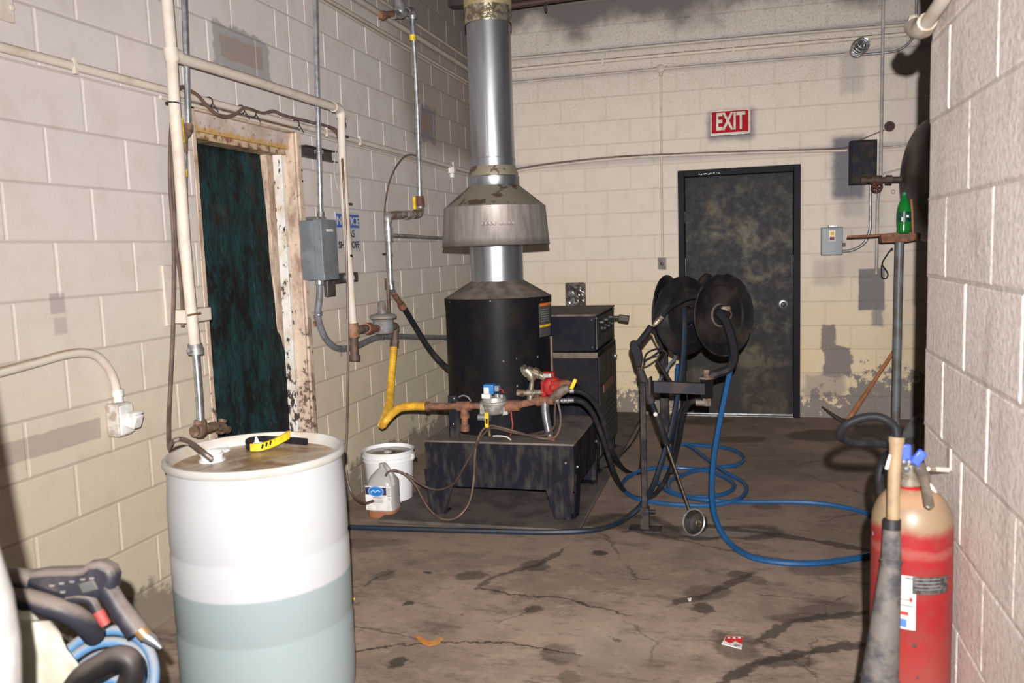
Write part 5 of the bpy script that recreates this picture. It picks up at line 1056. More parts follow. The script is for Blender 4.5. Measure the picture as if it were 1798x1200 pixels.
# fittings at the hub and the bent swivel pipe
o_ = cB+axB*(.265/2+.03)
h = MB(); h.tube([o_-axB*.02, o_+axB*.03], .026, 12); h.tube([o_+Vector((-.02, 0, .03)), o_+Vector((.03, -.01, .04))], .015, 8); h.box(o_+Vector((0, -.01, .035)), (.03, .03, .03)); h.build('hub_fitting', rust_g, RB, bevel=.002)
tube_thing('swivel_hose', 'thick black bent hose curving from the front reel hub down to the arm end', [o_+axB*.02, at(1262, 550, y=-2.80), at(1272, 560, y=-2.82), at(1282, 585, y=-2.84), at(1289, 615, y=-2.86), at(1288, 636, y=-2.88), at(1276, 650, y=-2.90), at(1258, 656, y=-2.90), at(1246, 662, y=-2.90)], .024, rub, cat='hose')
tube_thing('hose_tail', 'black hose tail under the arm curving down to the blue coils', [at(1238, 706, y=-2.9), at(1222, 704, y=-2.88), at(1208, 712, y=-2.85), at(1199, 735, y=-2.80), at(1193, 770, y=-2.7), at(1186, 800, y=-2.6), at(1178, 830, y=-2.6)], .015, rub, cat='hose')
tube_thing('hose_strap', 'faded blue strap tied to the rear post below the reels', [at(1182, 618, y=-2.0), at(1186, 628, y=-2.0), at(1176, 640, y=-1.98), at(1168, 655, y=-1.97), at(1158, 668, y=-1.95), at(1152, 678, y=-1.95)], .010, mat('faded_blue_strap', (.10, .13, .14), (.06, .07, .08), rough=.8), cat='strap')
# spray gun hanging off the reel, wand, surface cleaner
GN = -2.98
sg = thing('spray_gun', 'black pressure washer gun hanging from the reel hose with its lance to the floor', 'spray gun', at(1222, 925, z=0))
def gp_(u, v, y=GN): return at(u, v, y=y)
h = MB(); pl = [(1106, 601), (1112, 598), (1119, 600), (1121, 607), (1125, 613), (1127, 622), (1128, 632), (1126, 645), (1116, 646), (1110, 625), (1105, 610)]
h.slab([gp_(u, v, GN-.016) for u, v in pl], (0, .034, 0)); h.build('gun_body', plas_k, sg, bevel=.008, seg=3)
h = MB(); h.tube([gp_(1119, 604), gp_(1126, 597), gp_(1137, 583), gp_(1144, 574)], [.016, .018, .018, .021], 12, sub=4); h.build('grip', plas_k, sg)
h = MB(); h.tube([gp_(1144, 575), gp_(1152, 590), gp_(1161, 607), gp_(1163, 614)], [.008, .006, .006, .006], 8, sub=3); h.tube([gp_(1163, 612), gp_(1150, 614), gp_(1137, 620), gp_(1131, 632), gp_(1132, 642)], .0055, 8, sub=4); h.build('trigger_guard', plas_k, sg)
h = MB(); h.tube([gp_(1162, 614), gp_(1152, 622), gp_(1140, 630), gp_(1130, 634)], .006, 8, sub=4); h.build('trigger', plas_k, sg)
h = MB(); h.tube([gp_(1147, 573), gp_(1152, 567)], .010, 8); h.tube([gp_(1151, 569), gp_(1158, 561)], .015, 10); h.tube([gp_(1158, 562), gp_(1163, 556)], .013, 8); h.build('quick_coupler', sil, sg, 'silver hose coupler')
h = MB(); h.tube([gp_(1121, 644), gp_(1124, 652)], .010, 8); h.tube([gp_(1124, 650), gp_(1130, 668), gp_(1144, 708)], [.020, .024, .024], 14); h.build('foam_sleeve', mat('dark_foam', (.028, .024, .024), rough=.8), sg)
fw = F_(1217, 915, .035)
la, lb_ = gp_(1144, 708), gp_(1152, 728)
def onl(f): return lb_.lerp(fw, f)
h = MB(); h.tube([la, lb_], .016, 10); h.tube([lb_, onl(.28), onl(.30)], [.022, .020, .012], 12); h.build('lower_grip', rub, sg)
h = MB(); h.ball(gp_(1151, 728, GN-.03), .013, 10); h.build('lock_button', white, sg, 'white button')
h = MB(); h.tube([onl(.28), onl(.96), fw], .0085, 10); h.build('lance', mat('brown_black_lance', (.028, .019, .012), (.05, .033, .016), rough=.4), sg)
n0 = F_(1230, 926, .022); h = MB(); h.tube([fw, n0], [.013, .015], 10); h.build('nozzle', brass, sg)
cu_ = thing('nozzle_cup', 'small round grey bell cup at the tip of the washer lance', 'nozzle guard', F_(1222, 925, .0))
h = MB(); cc = F_(1221, 918, .06); av = Vector((-.55, -.75, .35)).normalized(); h.lathe(cc, [(.03, -.05), (.052, -.035), (.066, .0), (.070, .015), (.065, .015), (.05, -.02), (.02, -.03)], 28, av, close=False); h.build('cup', mat('grey_cup', (.06, .052, .045), (.03, .027, .024), rough=.45, metal=.4, scale=20), cu_)
h = MB(); h.ring(cc+av*.015, .068, .005, av, 28, 6); h.build('rim', galv_d, cu_)
tube_thing('black_hose', 'black whip hose from the gun coupler over the front reel flange', [gp_(1163, 556), at(1172, 545, y=-2.95), at(1185, 535, y=-2.88), at(1205, 525, y=-2.80), at(1222, 521, y=-2.76)], .012, rub, cat='hose', group='hoses from the machine')

# ---------------------------------------------------------------- bucket and jug
bk_ = thing('plastic_bucket', 'white plastic pail with wire handle and murky liquid beside the heater stand', 'bucket', at(686, 893, z=0))
bc = at(686, 895, z=0); bc.y += .12; bc.z = 0
cb_ = at(683, 890, z=0); B0 = Vector((cb_.x+.0, cb_.y+.13, 0))
Rt = (at(722, 800, y=B0.y)-at(640, 800, y=B0.y)).length/2*.985; zt2 = at(682, 788, y=B0.y).z
B0.x = at(682, 788, y=B0.y).x
h = MB(); h.lathe(B0, [(Rt*.86, .002), (Rt*.875, .01), (Rt*.985, zt2*.80), (Rt*1.03, zt2*.80), (Rt*1.03, zt2*.815), (Rt*.99, zt2*.82), (Rt*.99, zt2*.87), (Rt*1.05, zt2*.875), (Rt*1.05, zt2*.89), (Rt*1.0, zt2*.895), (Rt*1.0, zt2*.975), (Rt*1.035, zt2*.98), (Rt*1.035, zt2), (Rt*.97, zt2), (Rt*.96, zt2*.97), (Rt*.93, zt2*.9), (Rt*.85, .01)], 48, close=False); h.add([B0+Vector((math.cos(2*PI*k/48)*Rt*.86, math.sin(2*PI*k/48)*Rt*.86, .003)) for k in range(48)], [tuple(range(48))]); h.build('pail', white_pl, bk_)
h = MB(); h.lathe(B0, [(Rt*.94, zt2*.935), (.001, zt2*.937)], 40, close=False); h.build('liquid', mat('murky_brown_liquid', (.17, .105, .05), (.06, .04, .025), rough=.12, scale=18, bump=.15), bk_, 'murky brown liquid')
h = MB(); h.lathe(B0+Vector((.0, -.01, 0)), [(.026, zt2*.93), (.024, zt2*.985), (.012, zt2*.99)], 14); h.build('foot_valve', mat('cloudy_plastic', (.35, .32, .28), rough=.3), bk_)
h = MB()
for s_ in (-1, 1): h.lathe(B0+Vector((s_*Rt*1.0, 0, zt2*.86)), [(.020, 0), (.020, .010), (.010, .016)], 12, (s_, 0, 0))
h.build('handle_ear', white_pl, bk_)
h = MB(); h.tube([B0+Vector((-Rt*1.05, 0, zt2*.86)), B0+Vector((-Rt*1.06, .05, zt2*.80)), B0+Vector((-.09, Rt*1.08, zt2*.72)), B0+Vector((.09, Rt*1.08, zt2*.72)), B0+Vector((Rt*1.07, .05, zt2*.76)), B0+Vector((Rt*1.05, 0, zt2*.86))], .003, 6, sub=5); h.build('wire_handle', black, bk_)
jg = thing('detergent_jug', 'translucent one gallon jug with blue and white label in front of the white bucket', 'jug', at(676, 905, z=0))
J = at(676, 903, z=0); J.z = 0
def jmat():
    t = NT('translucent_jug', .3, 0, .4); x, y, z = t.pos(); t.set('Base Color', t.mix(t.step(z, .035, .045), (.40, .17, .08), (.50, .48, .46))); t.set('Transmission Weight', .25); return t.m
W_, Dp, Hh = .168, .15, .315
h = MB(); prof = [(.0, 1.0), (.03, 1.03), (.12, 1.0), (.185, 1.0), (.20, .98), (.235, .80), (.262, .50), (.278, .26), (.285, .20)]
vs = []; nseg = 28
for hz, sc_ in prof:
    for k in range(nseg):
        a = 2*PI*k/nseg; c_, s__ = math.cos(a), math.sin(a); e = 4 if hz < .21 else 2.5
        rr = 1/((abs(c_)**e+abs(s__)**e)**(1/e)); shift = 0 if hz < .2 else -.0
        vs.append(J+Vector((c_*rr*W_/2*sc_+shift, s__*rr*Dp/2*sc_, hz)))
h.add(vs, [(i*nseg+k, i*nseg+(k+1) % nseg, (i+1)*nseg+(k+1) % nseg, (i+1)*nseg+k) for i in range(len(prof)-1) for k in range(nseg)]+[tuple(reversed(range(nseg))), tuple(range((len(prof)-1)*nseg, len(prof)*nseg))])
jug = h.build('jug_body', jmat(), jg, 'cloudy body with brown liquid at the bottom')
h = MB(); h.tube([J+Vector((.010, -.0, .300)), J+Vector((.048, -.035, .285)), J+Vector((.072, -.040, .24)), J+Vector((.078, -.035, .19))], .014, 10, sub=4); h.build('handle', jmat(), jg)
h = MB(); h.lathe(J+Vector((-.0, 0, 0)), [(.020, .28), (.020, .305), (.017, .306)], 18); h.build('neck', jmat(), jg)
yf = J.y-Dp/2
h = MB(); h.box2((J.x-W_*.49, yf-.0035, .045), (J.x+W_*.47, yf+.0, .190)); lab = h.build('label_sheet', white, jg, 'white label', bevel=.001)
h = MB(); h.box2((J.x-W_*.48, yf-.0045, .138), (J.x+W_*.30, yf-.0034, .182)); h.build('label_band', mat('dark_blue_print', (.02, .02, .07)), lab, 'dark blue band')
def disc(cx, cz, rx, rz, y0_, y1_): 
    m = MB(); n = 28; pts_ = [(cx+math.cos(2*PI*k/n)*rx, y0_, cz+math.sin(2*PI*k/n)*rz) for k in range(n)]; m.slab(pts_, (0, y1_-y0_, 0)); return m
disc(J.x-.014, .158, .050, .032, yf-.0052, yf-.0040).build('label_oval', mat('pale_blue_print', (.25, .35, .62)), lab)
disc(J.x-.014, .158, .042, .026, yf-.0060, yf-.0045).build('label_oval', mat('bright_blue_print', (.01, .11, .50), (.01, .22, .55), scale=40), lab, 'bright blue oval emblem')
h = MB(); h.tube([(J.x-.045, yf-.0065, .152), (J.x-.03, yf-.0065, .166), (J.x-.018, yf-.0065, .152), (J.x-.002, yf-.0065, .165), (J.x+.012, yf-.0065, .156)], .0022, 5, sub=4); h.build('emblem_script', white, lab)
h = MB(); h.box2((J.x-.035, yf-.0042, .118), (J.x+.022, yf-.0034, .124))
for k in range(3): h.box2((J.x-.045, yf-.0042, .108-k*.007), (J.x+.03, yf-.0034, .1105-k*.007))
for k in range(9): h.box2((J.x+W_*.34, yf-.0042, .175-k*.009), (J.x+W_*.45, yf-.0034, .178-k*.009))
h.build('fine_print', mat('grey_print', (0,0,0)), lab)

# ---------------------------------------------------------------- drum
dc = Vector((.795, -5.145, 0)); DR = .290; DH = .885
dr_ = thing('plastic_drum', 'large white plastic drum part-filled with pale green liquid at the left front', 'drum', dc)
def drum_mat():
    t = NT('white_drum', .42, 0, .45); x, y, z = t.pos(); t.set('Subsurface Weight', .0)
    lv = t.step(z, .478, .466)
    n = t.noise(7, 5, .7)
    c = t.mix(t.math('MULTIPLY', t.step(n, .60, .74), t.math('MULTIPLY', t.step(z, .5, .62), .40)), (.52, .53, .55), (.42, .37, .30))
    c = t.mix(t.math('MULTIPLY', lv, .95), c, (.29, .36, .375)); c = t.mix(t.math('MULTIPLY', t.step(z, .50, .1), .3), c, (.38, .46, .44))
    c = t.mix(t.math('MULTIPLY', t.step(t.noise(60, 3), .74, .77), .7), c, (.3, .28, .25))
    t.set('Base Color', c); return t.m
def lid_mat():
    t = NT('stained_drum_lid', .4, 0, .45); x, y, z = t.pos(); n = t.noise(5, 5, .65, dist=1.2)
    c = t.mix(t.step(n, .36, .60), (.50, .42, .33), (.28, .17, .09)); c = t.mix(t.math('MULTIPLY', t.step(t.noise(11, 4, .6), .60, .70), .6), c, (.16, .095, .05)); t.set('Base Color', c); return t.m
M_DRUM, M_LID = drum_mat(), lid_mat()
prof = [(DR*.90, .0), (DR*.955, .012), (DR*.985, .05), (DR, .12), (DR, .305), (DR*.990, .318), (DR*.990, .328), (DR, .34), (DR*1.004, .57), (DR*.992, .582), (DR*.992, .592), (DR*1.0, .604), (DR*.994, .74), (DR*.975, .815), (DR*.965, .864)]
h = MB(); h.lathe(dc, [(.001, .004)]+prof, 72, close=False); h.build('shell', M_DRUM, dr_)
h = MB(); h.lathe(dc, [(DR*.96, .856), (DR*1.0, .860), (DR*1.015, .868), (DR*1.012, .880), (DR*.995, .886), (DR*.965, .886), (DR*.945, .876), (DR*.930, .845)], 72, close=False); h.build('rim', mat('ivory_rim', (.52, .505, .475), (.44, .37, .29), rough=.4, scale=5, amt=(.45, .7)), dr_, 'ivory rolled rim')
h = MB(); h.lathe(dc, [(DR*.925, .850), (DR*.86, .846), (DR*.6, .848), (.001, .850)], 56, close=False); h.build('lid', M_LID, dr_, 'brown-stained lid')
bp_ = at(372, 803, z=.86); h = MB(); h.lathe((bp_.x, bp_.y, .846), [(.044, 0), (.044, .006), (.036, .008), (.036, .024), (.040, .024), (.040, .028), (.034, .030), (.030, .012)], 28, close=False); h.build('bung_collar', white_pl, dr_)
bp2 = at(372, 793, z=.86); h = MB(); h.lathe((bp2.x-.01, bp2.y+.06, .846), [(.036, 0), (.036, .008), (.024, .012), (.023, .010), (.001, .010)], 24); h.build('bung_cap', white_pl, dr_, 'white screw cap')
bp3 = at(500, 766, z=.86); h = MB(); h.lathe((bp3.x, bp3.y, .846), [(.040, 0), (.040, .008), (.030, .011), (.001, .011)], 24); h.build('bung_cap', white_pl, dr_)
# black and yellow strap tool on the lid
sv = thing('strap_tool', 'black and yellow bent strap tool lying on the drum lid', 'tool', at(470, 775, z=.86))
zz = .866
def D_(u, v, z=zz): return at(u, v, z=z)
def ribbon(pts, w_, th, sub=6):
    m = MB(); q = []; n = len(pts)
    for i in range(n-1):
        p0, p1, p2, p3 = pts[max(i-1, 0)], pts[i], pts[i+1], pts[min(i+2, n-1)]
        for k in range(sub):
            t = k/sub; q.append(.5*((2*p1)+(-p0+p2)*t+(2*p0-5*p1+4*p2-p3)*t*t+(-p0+3*p1-3*p2+p3)*t**3))
    q.append(pts[-1]); vs = []
    for i, p in enumerate(q):
        d = (q[min(i+1, len(q)-1)]-q[max(i-1, 0)]).normalized(); s_ = Vector((0, 0, 1)).cross(d).normalized()
        for a, b in ((-.5, -1), (.5, -1), (.5, 1), (-.5, 1)): vs.append(p+s_*th*a+Vector((0, 0, b*w_/2)))
    m.add(vs, [(i*4+k, i*4+(k+1) % 4, i*4+4+(k+1) % 4, i*4+4+k) for i in range(len(q)-1) for k in range(4)]+[(3, 2, 1, 0), tuple(len(vs)-4+k for k in range(4))]); return m
ribbon([D_(539, 776), D_(515, 774), D_(480, 772), D_(450, 771), D_(436, 776), D_(434, 782), D_(440, 786)], .022, .012).build('black_strap', plas_k, sv)
ribbon([D_(440, 786), D_(458, 785), D_(480, 778, zz+.006), D_(498, 769, zz+.016), D_(508, 763, zz+.022)], .026, .010).build('yellow_strap', yelp, sv, 'yellow end with black marks')
h = MB()
for (u, v) in ((463, 783), (470, 780), (477, 777), (484, 774), (500, 767)): h.box(D_(u, v, zz+.012)+Vector((.0, -.008, 0)), (.004, .006, .014), Matrix.Rotation(.3, 3, 'Y'))
h.build('strap_marks', black, sv)

# ---------------------------------------------------------------- extinguisher on the partition
EX = Vector((2.752, -5.505, 0)); ER = .0885
def E_(u, v, t=2.0): return at(u, v, t=t)
zsh = at(1600, 918, t=2.0).z; ztop_ = at(1600, 845, t=2.0).z
ex = thing('fire_extinguisher', 'dusty red carbon dioxide fire extinguisher hung on the near right partition', 'fire extinguisher', (EX.x, EX.y, zsh-.56))
def ext_mat():
    t = NT('dusty_red_cylinder', .4, 0, .5); x, y, z = t.pos(); n = t.noise(12, 5, .65)
    q = t.math('ADD', z, t.math('MULTIPLY', t.math('SUBTRACT', n, .5), .05))
    c = t.mix(t.step(t.noise(16, 4, .6), .42, .72), (.26, .012, .014), (.20, .035, .03)); c = t.mix(t.step(q, zsh-.012, zsh+.016), c, (.24, .165, .10)); c = t.mix(t.math('MULTIPLY', t.step(q, zsh+.05, zsh+.075), .5), c, (.48, .26, .15))
    b = t.math('MULTIPLY', t.step(q, zsh-.062, zsh-.048), t.step(q, zsh-.030, zsh-.042)); c = t.mix(t.math('MULTIPLY', b, .45), c, (.30, .12, .09))
    c = t.mix(t.math('MULTIPLY', t.step(q, zsh-.17, zsh-.40), .35), c, (.34, .12, .09))
    t.set('Base Color', c); return t.m
h = MB(); H0 = zsh-.56
prof = [(ER*.6, H0), (ER*.92, H0+.012), (ER, H0+.04), (ER, zsh)]+[(ER*math.cos(PI/2*k/10*.86), zsh+.088*math.sin(PI/2*k/10)) for k in range(1, 11)]
prof[-1] = (ER*.26, zsh+.088)
h.lathe((EX.x, EX.y, 0), prof, 48); h.build('cylinder', ext_mat(), ex)
h = MB(); h.lathe((EX.x, EX.y, 0), [(.030, zsh+.078), (.030, zsh+.090), (.024, zsh+.094)], 24); h.build('neck', redp, ex)
h = MB(); h.ring((EX.x, EX.y-.008, zsh+.080), .044, .008, (.1, -.55, 1), 32, 8); h.build('neck_ring', mat('worn_white_ring', (.62, .58, .55), rough=.5), ex, 'white tag ring')
h = MB(); h.lathe((EX.x-.006, EX.y, 0), [(.022, zsh+.088), (.026, zsh+.096), (.018, zsh+.108), (.022, zsh+.118), (.022, zsh+.145), (.014, zsh+.15)], 18); h.build('valve', sil, ex, 'silver valve body')
e0 = E_(1612, 812, 1.95); e1 = E_(1628, 888, 1.86)
stl = mat('stained_steel_lever', (.40, .35, .29), (.24, .20, .16), rough=.35, metal=.7, scale=20)
h = MB(); h.slab([e0+CR*-.012, e0+CR*.012, e0.lerp(e1, .5)+CR*.012, e1+CR*.012, e1-CU*.008, e1-CR*.009, e0.lerp(e1, .5)-CR*.006], -CF*.014); h.build('lever', stl, ex, 'steel squeeze lever', bevel=.004)
h = MB(); h.tube([E_(1608, 818, 1.96), E_(1622, 836, 1.93), E_(1624, 846, 1.92)], [.010, .014, .012], 10, sub=3); h.build('carry_handle', stl, ex)
btag = mat('blue_plastic_tag', (.06, .12, .75), rough=.35)
h = MB(); h.box(E_(1591, 794, 1.95), (.022, .010, .036), Matrix.Rotation(-.05, 3, 'Y')); h.build('seal_tag', btag, ex, 'upright blue plastic tag', bevel=.004)
h = MB(); h.box(E_(1613, 804, 1.93), (.022, .012, .036), Matrix.Rotation(.6, 3, 'Y')); h.build('seal_tag', btag, ex, 'tilted blue plastic tag', bevel=.004)
h = MB()
for (u, v) in ((1588, 812), (1598, 812), (1605, 806), (1592, 824)): h.ball(E_(u, v, 1.95), .008, 8)
h.build('valve_nut', galv, ex)
# label and strap wrapped on the cylinder
def ep(u, v, dr=0):
    d = (at(u, v, t=1)-CAMP); ox, oy = CAMP.x-EX.x, CAMP.y-EX.y; a_ = d.x*d.x+d.y*d.y; b_ = 2*(ox*d.x+oy*d.y); c_ = ox*ox+oy*oy-(ER+dr)**2
    dsc = max(b_*b_-4*a_*c_, 0); return CAMP+d*((-b_-math.sqrt(dsc))/(2*a_))
def wrap(mb, u0, v0, u1, v1, dr=.0006, th=.001, n=10):
    a, b = ep(u0, (v0+v1)/2), ep(u1, (v0+v1)/2); z0_, z1_ = ep((u0+u1)/2, v1).z, ep((u0+u1)/2, v0).z
    t0, t1 = math.atan2(a.y-EX.y, a.x-EX.x), math.atan2(b.y-EX.y, b.x-EX.x)
    for i in range(n):
        q0, q1 = t0+(t1-t0)*i/n, t0+(t1-t0)*(i+1)/n
        mb.add([(EX.x+math.cos(q)*r, EX.y+math.sin(q)*r, z) for r in (ER+dr, ER+dr+th) for z in (z0_, z1_) for q in (q0, q1)], [(4, 5, 7, 6), (0, 2, 3, 1), (0, 1, 5, 4), (2, 6, 7, 3), (0, 4, 6, 2), (1, 3, 7, 5)])
    return mb
lbw = wrap(MB(), 1560, 1010, 1608, 1104).build('label', mat('label_white', (.60, .59, .57)), ex, 'white instruction label')
wrap(MB(), 1602, 1014, 1662, 1044, .0018).build('strap_band', mat('black_strap', (.03, .03, .032), (.09, .085, .08), rough=.4, scale=90), ex, 'black printed band')
h = MB(); [wrap(h, 1606, 1017+k*6, 1650, 1018.6+k*6, .003, .0005) for k in range(4)]; h.build('band_print', mat('grey_print', (0,0,0)), ex)
wrap(wrap(MB(), 1597, 1050, 1602, 1057, .002, .0004), 1582, 1074, 1595, 1080, .002, .0004).build('label_red_mark', mat('red_print', (.6, .04, .03)), lbw)
h = MB(); wrap(h, 1566, 1051, 1600, 1052, .002, .0004); wrap(h, 1566, 1062, 1604, 1063, .002, .0004); wrap(h, 1590, 1015, 1604, 1017, .002, .0004); h.build('label_print', black, lbw)
wrap(MB(), 1574, 1086, 1592, 1100, .002, .0004, 4).build('label_blue_mark', mat('blue_print', (.08, .20, .65)), lbw)
h = MB(); wrap(h, 1602, 1130, 1609, 1137, .0008, .0003); wrap(h, 1609, 1188, 1613, 1193, .0008, .0003); h.build('rust_spot', dkst, ex)
# horn, tan sleeve, hose loop
hn = thing('discharge_horn', 'dusty grey extinguisher horn on a tan sleeve with black looped hose', 'horn', E_(1550, 1200, 1.86))
h = MB(); h.tube([E_(1566, 915, 1.87), E_(1565, 985, 1.87), E_(1556, 1080, 1.865), E_(1545, 1190, 1.86), E_(1538, 1290, 1.855), E_(1534, 1330, 1.855)], [.0175, .021, .029, .038, .046, .049], 24); h.build('horn', horn_m, hn)
h = MB(); h.ring(E_(1565, 985, 1.87), .0215, .003, (E_(1556, 1080, 1.865)-E_(1565, 985, 1.87)), 24, 6); h.build('horn_ridge', horn_m, hn); h = MB(); h.ring(E_(1545, 1192, 1.86), .0385, .003, (E_(1556, 1080, 1.865)-E_(1565, 985, 1.87)), 24, 6); h.build('horn_ridge', horn_m, hn)
h = MB(); h.tube([E_(1566, 912, 1.87), E_(1566, 930, 1.87)], .0188, 20); h.build('horn_collar', black, hn, 'black collar')
h = MB(); h.tube([E_(1568, 915, 1.87), E_(1570, 840, 1.87), E_(1573, 790, 1.87), E_(1574, 774, 1.87)], [.0130, .0135, .0138, .0165], 16, sub=2); h.tube([E_(1574, 777, 1.87), E_(1574.5, 768, 1.87)], .0165, 16); h.build('sleeve', tan, hn, 'tan sleeve')
h = MB(); h.tube([E_(1575, 772, 1.87), E_(1572, 752, 1.875), E_(1556, 738, 1.88), E_(1535, 732, 1.89), E_(1508, 736, 1.90), E_(1484, 748, 1.91), E_(1475, 764, 1.93), E_(1486, 774, 1.96), E_(1512, 778, 1.98), E_(1545, 780, 2.02), E_(1570, 783, 2.06), E_(1590, 792, 2.06), E_(1596, 806, 2.0)], .0098, 14, sub=8); h.build('hose', rub, hn)
h = MB(); h.box(E_(1560, 812, 1.87), (.008, .006, .035), Matrix.Rotation(.25, 3, 'Y')); h.build('paper_tag', mat('pink_white_tag', (.62, .52, .52)), hn, 'pale paper tag', bevel=.002)
h = MB(); h.tube([E_(1580, 790, 2.08), E_(1562, 797, 2.12), E_(1549, 812, 2.15), E_(1544, 845, 2.15), E_(1552, 880, 2.15), E_(1575, 900, 2.10)], .011, 12, sub=6); h.build('hose_loop', rub, ex)
h = MB(); h.tube([E_(1566, 845, 2.02), E_(1533, 897, 2.02), E_(1534, 940, 2.0)], .0022, 6); h.build('seal_string', mat('teal_string', (.10, .30, .33)), ex, 'thin teal string')
h = MB(); cc = at(1640, 777, z=.19); h.lathe(cc, [(.19, 0), (.20, .008), (.17, .014), (.05, .05), (.001, .05)], 36, (-.5, -.85, .12)); solo('round_lid', h, mat('smoky_plastic_disc', (.12, .115, .11), (.05, .045, .04), rough=.25, scale=12), 'smoky round lid leaning behind the partition edge at the far right', 'lid')
br_ = thing('wall_bracket', 'painted steel hook bracket on the partition beside the extinguisher valve', 'bracket', at(1655, 826, x=PX))
h = MB(); a = at(1668, 790, x=PX-.003); b = at(1669, 826, x=PX-.003); c_ = at(1630, 824, x=PX-.06)
h.box2((PX-.006, a.y-.012, b.z-.002), (PX+.0, a.y+.012, a.z+.004)); h.build('back_plate', mat('painted_bracket', (.50, .43, .37), rough=.5), br_, bevel=.002)
h = MB(); h.tube([Vector((PX-.004, b.y, b.z)), Vector((PX-.035, b.y+.012, b.z-.002)), c_], [.006, .006, .005], 8); h.build('hook', mat('painted_bracket', (0,0,0)), br_)

# ---------------------------------------------------------------- bottom-left pile
T1 = 1.62
def Q(u, v, t=T1): return at(u, v, t=t)
sgn = thing('trigger_gun', 'dusty black trigger gun with brass tip lying on the pile at bottom left', 'spray gun', Q(120, 1080))
h = MB(); pl = [(30, 1010), (75, 1002), (140, 1000), (152, 990), (172, 988), (192, 998), (200, 1012), (198, 1036), (186, 1050), (150, 1056), (118, 1056), (80, 1046), (40, 1030)]
h.slab([Q(u, v, T1-.018) for u, v in pl], CF*.042); h.build('gun_body', gund, sgn, bevel=.012, seg=3)
h = MB(); h.slab([Q(136, 1026, T1-.022), Q(163, 1019, T1-.022), Q(172, 1036, T1-.022), Q(144, 1043, T1-.022)], CF*.006); h.build('side_plate', mat('grey_plate', (.13, .125, .12), rough=.6), sgn, bevel=.002)
h = MB()
for (u, v) in ((91, 1029), (108, 1025), (126, 1022), (145, 1018), (110, 1040), (161, 1016)): h.box(Q(u, v, T1-.020), (.008, .004, .003))
h.build('side_marks', mat('pale_marks', (.38, .34, .33)), sgn)
h = MB(); h.tube([Q(-40, 1025), Q(20, 1022), Q(60, 1024)], [.03, .027, .024], 12, sub=3); h.build('grip', gund, sgn)
h = MB(); h.tube([Q(186, 1030), Q(205, 1062), Q(230, 1096), Q(240, 1110)], [.020, .019, .021, .022], 14, sub=4); h.build('barrel_sleeve', gund, sgn)
h = MB(); h.tube([Q(244, 1104), Q(256, 1118)], [.014, .013], 10); h.build('brass_collar', mat('tan_brass', (.48, .30, .15), rough=.4, metal=.5), sgn, 'tan brass collar')
h = MB(); h.tube([Q(254, 1116), Q(266, 1124), Q(283, 1139)], [.011, .010, .004], 10); h.build('nozzle_tip', galv, sgn, 'bright nozzle tip')
h = MB(); h.tube([Q(118, 1052, T1-.01), Q(140, 1050, T1-.01), Q(160, 1055, T1-.01), Q(172, 1076, T1-.01)], [.008, .010, .010, .009], 10, sub=4); h.build('trigger', gund, sgn)
h = MB(); h.tube([Q(172, 1074, T1-.01), Q(186, 1098, T1-.01)], [.011, .010], 10); h.build('trigger_tip', mat('dusty_red', (.40, .075, .065), rough=.6), sgn, 'red trigger end')
tube_thing('rubber_hose', 'thick dusty black hose passing under the trigger gun', [Q(-40, 1040, 1.60), Q(10, 1046, 1.60), Q(50, 1054, 1.60), Q(90, 1066, 1.60), Q(125, 1080, 1.61), Q(150, 1098, 1.63), Q(165, 1115, 1.66)], .021, gund, cat='hose', n=14)
hc = thing('hose_coil', 'coil of dusty pale blue hose at bottom left', 'hose', Q(180, 1190, 1.66))
for i in range(5):
    c0 = Q(176+3*i, 1203+7*i, 1.70-.006*i); h = MB(); rr = .106-.0165*i
    h.ring(c0, rr, .0105, -CF*.82+CU*(.50-.06*i)+CR*.12*math.sin(i*1.7), 44, 12); h.build('loop', palehose, hc)
tube_thing('rubber_hose', 'thick black hose bending over the pale blue coil', [Q(120, 1225, 1.5), Q(145, 1190, 1.5), Q(175, 1170, 1.5), Q(205, 1155, 1.5), Q(226, 1160, 1.5), Q(232, 1182, 1.5), Q(222, 1215, 1.5), Q(215, 1260, 1.5)], .021, dusty_hose, cat='hose', n=16)
# sack and the crate that carries the pile
h = MB(); NI, NJ = 18, 14; vs = []
edge_ = [(52, 1075), (72, 1092), (90, 1094), (104, 1112), (118, 1140), (138, 1165), (160, 1200), (175, 1240)]
for j in range(NJ+1):
    f = j/NJ
    fi = f*(len(edge_)-1); k_ = min(int(fi), len(edge_)-2); e_u = edge_[k_][0]+(edge_[k_+1][0]-edge_[k_][0])*(fi-k_); e_v = edge_[k_][1]+(edge_[k_+1][1]-edge_[k_][1])*(fi-k_)
    for i in range(NI+1):
        g = i/NI; u = -60+(e_u+60)*g; vs.append(Q(u, e_v+6*(1-g), 1.50+.07*g+.012*mnoise.noise(Vector((g*4, f*3, 2)))+.008*math.sin(g*13+f*4)))
h.add(vs, [(j*(NI+1)+i, j*(NI+1)+i+1, (j+1)*(NI+1)+i+1, (j+1)*(NI+1)+i) for j in range(NJ) for i in range(NI)])
solo('plastic_sack', h, bagm, 'creased cream plastic sack draped over the pile at bottom left', 'bag', solid=.004)
cr0 = Q(110, 1330, 1.66); ct = thing('storage_crate', 'grey crate under the hose pile at bottom left', 'crate', (cr0.x, cr0.y, 0))
crm = mat('grey_crate', (.12, .12, .125), (.08, .075, .07), rough=.6)
ctop = Q(110, 1240, 1.66).z-.0
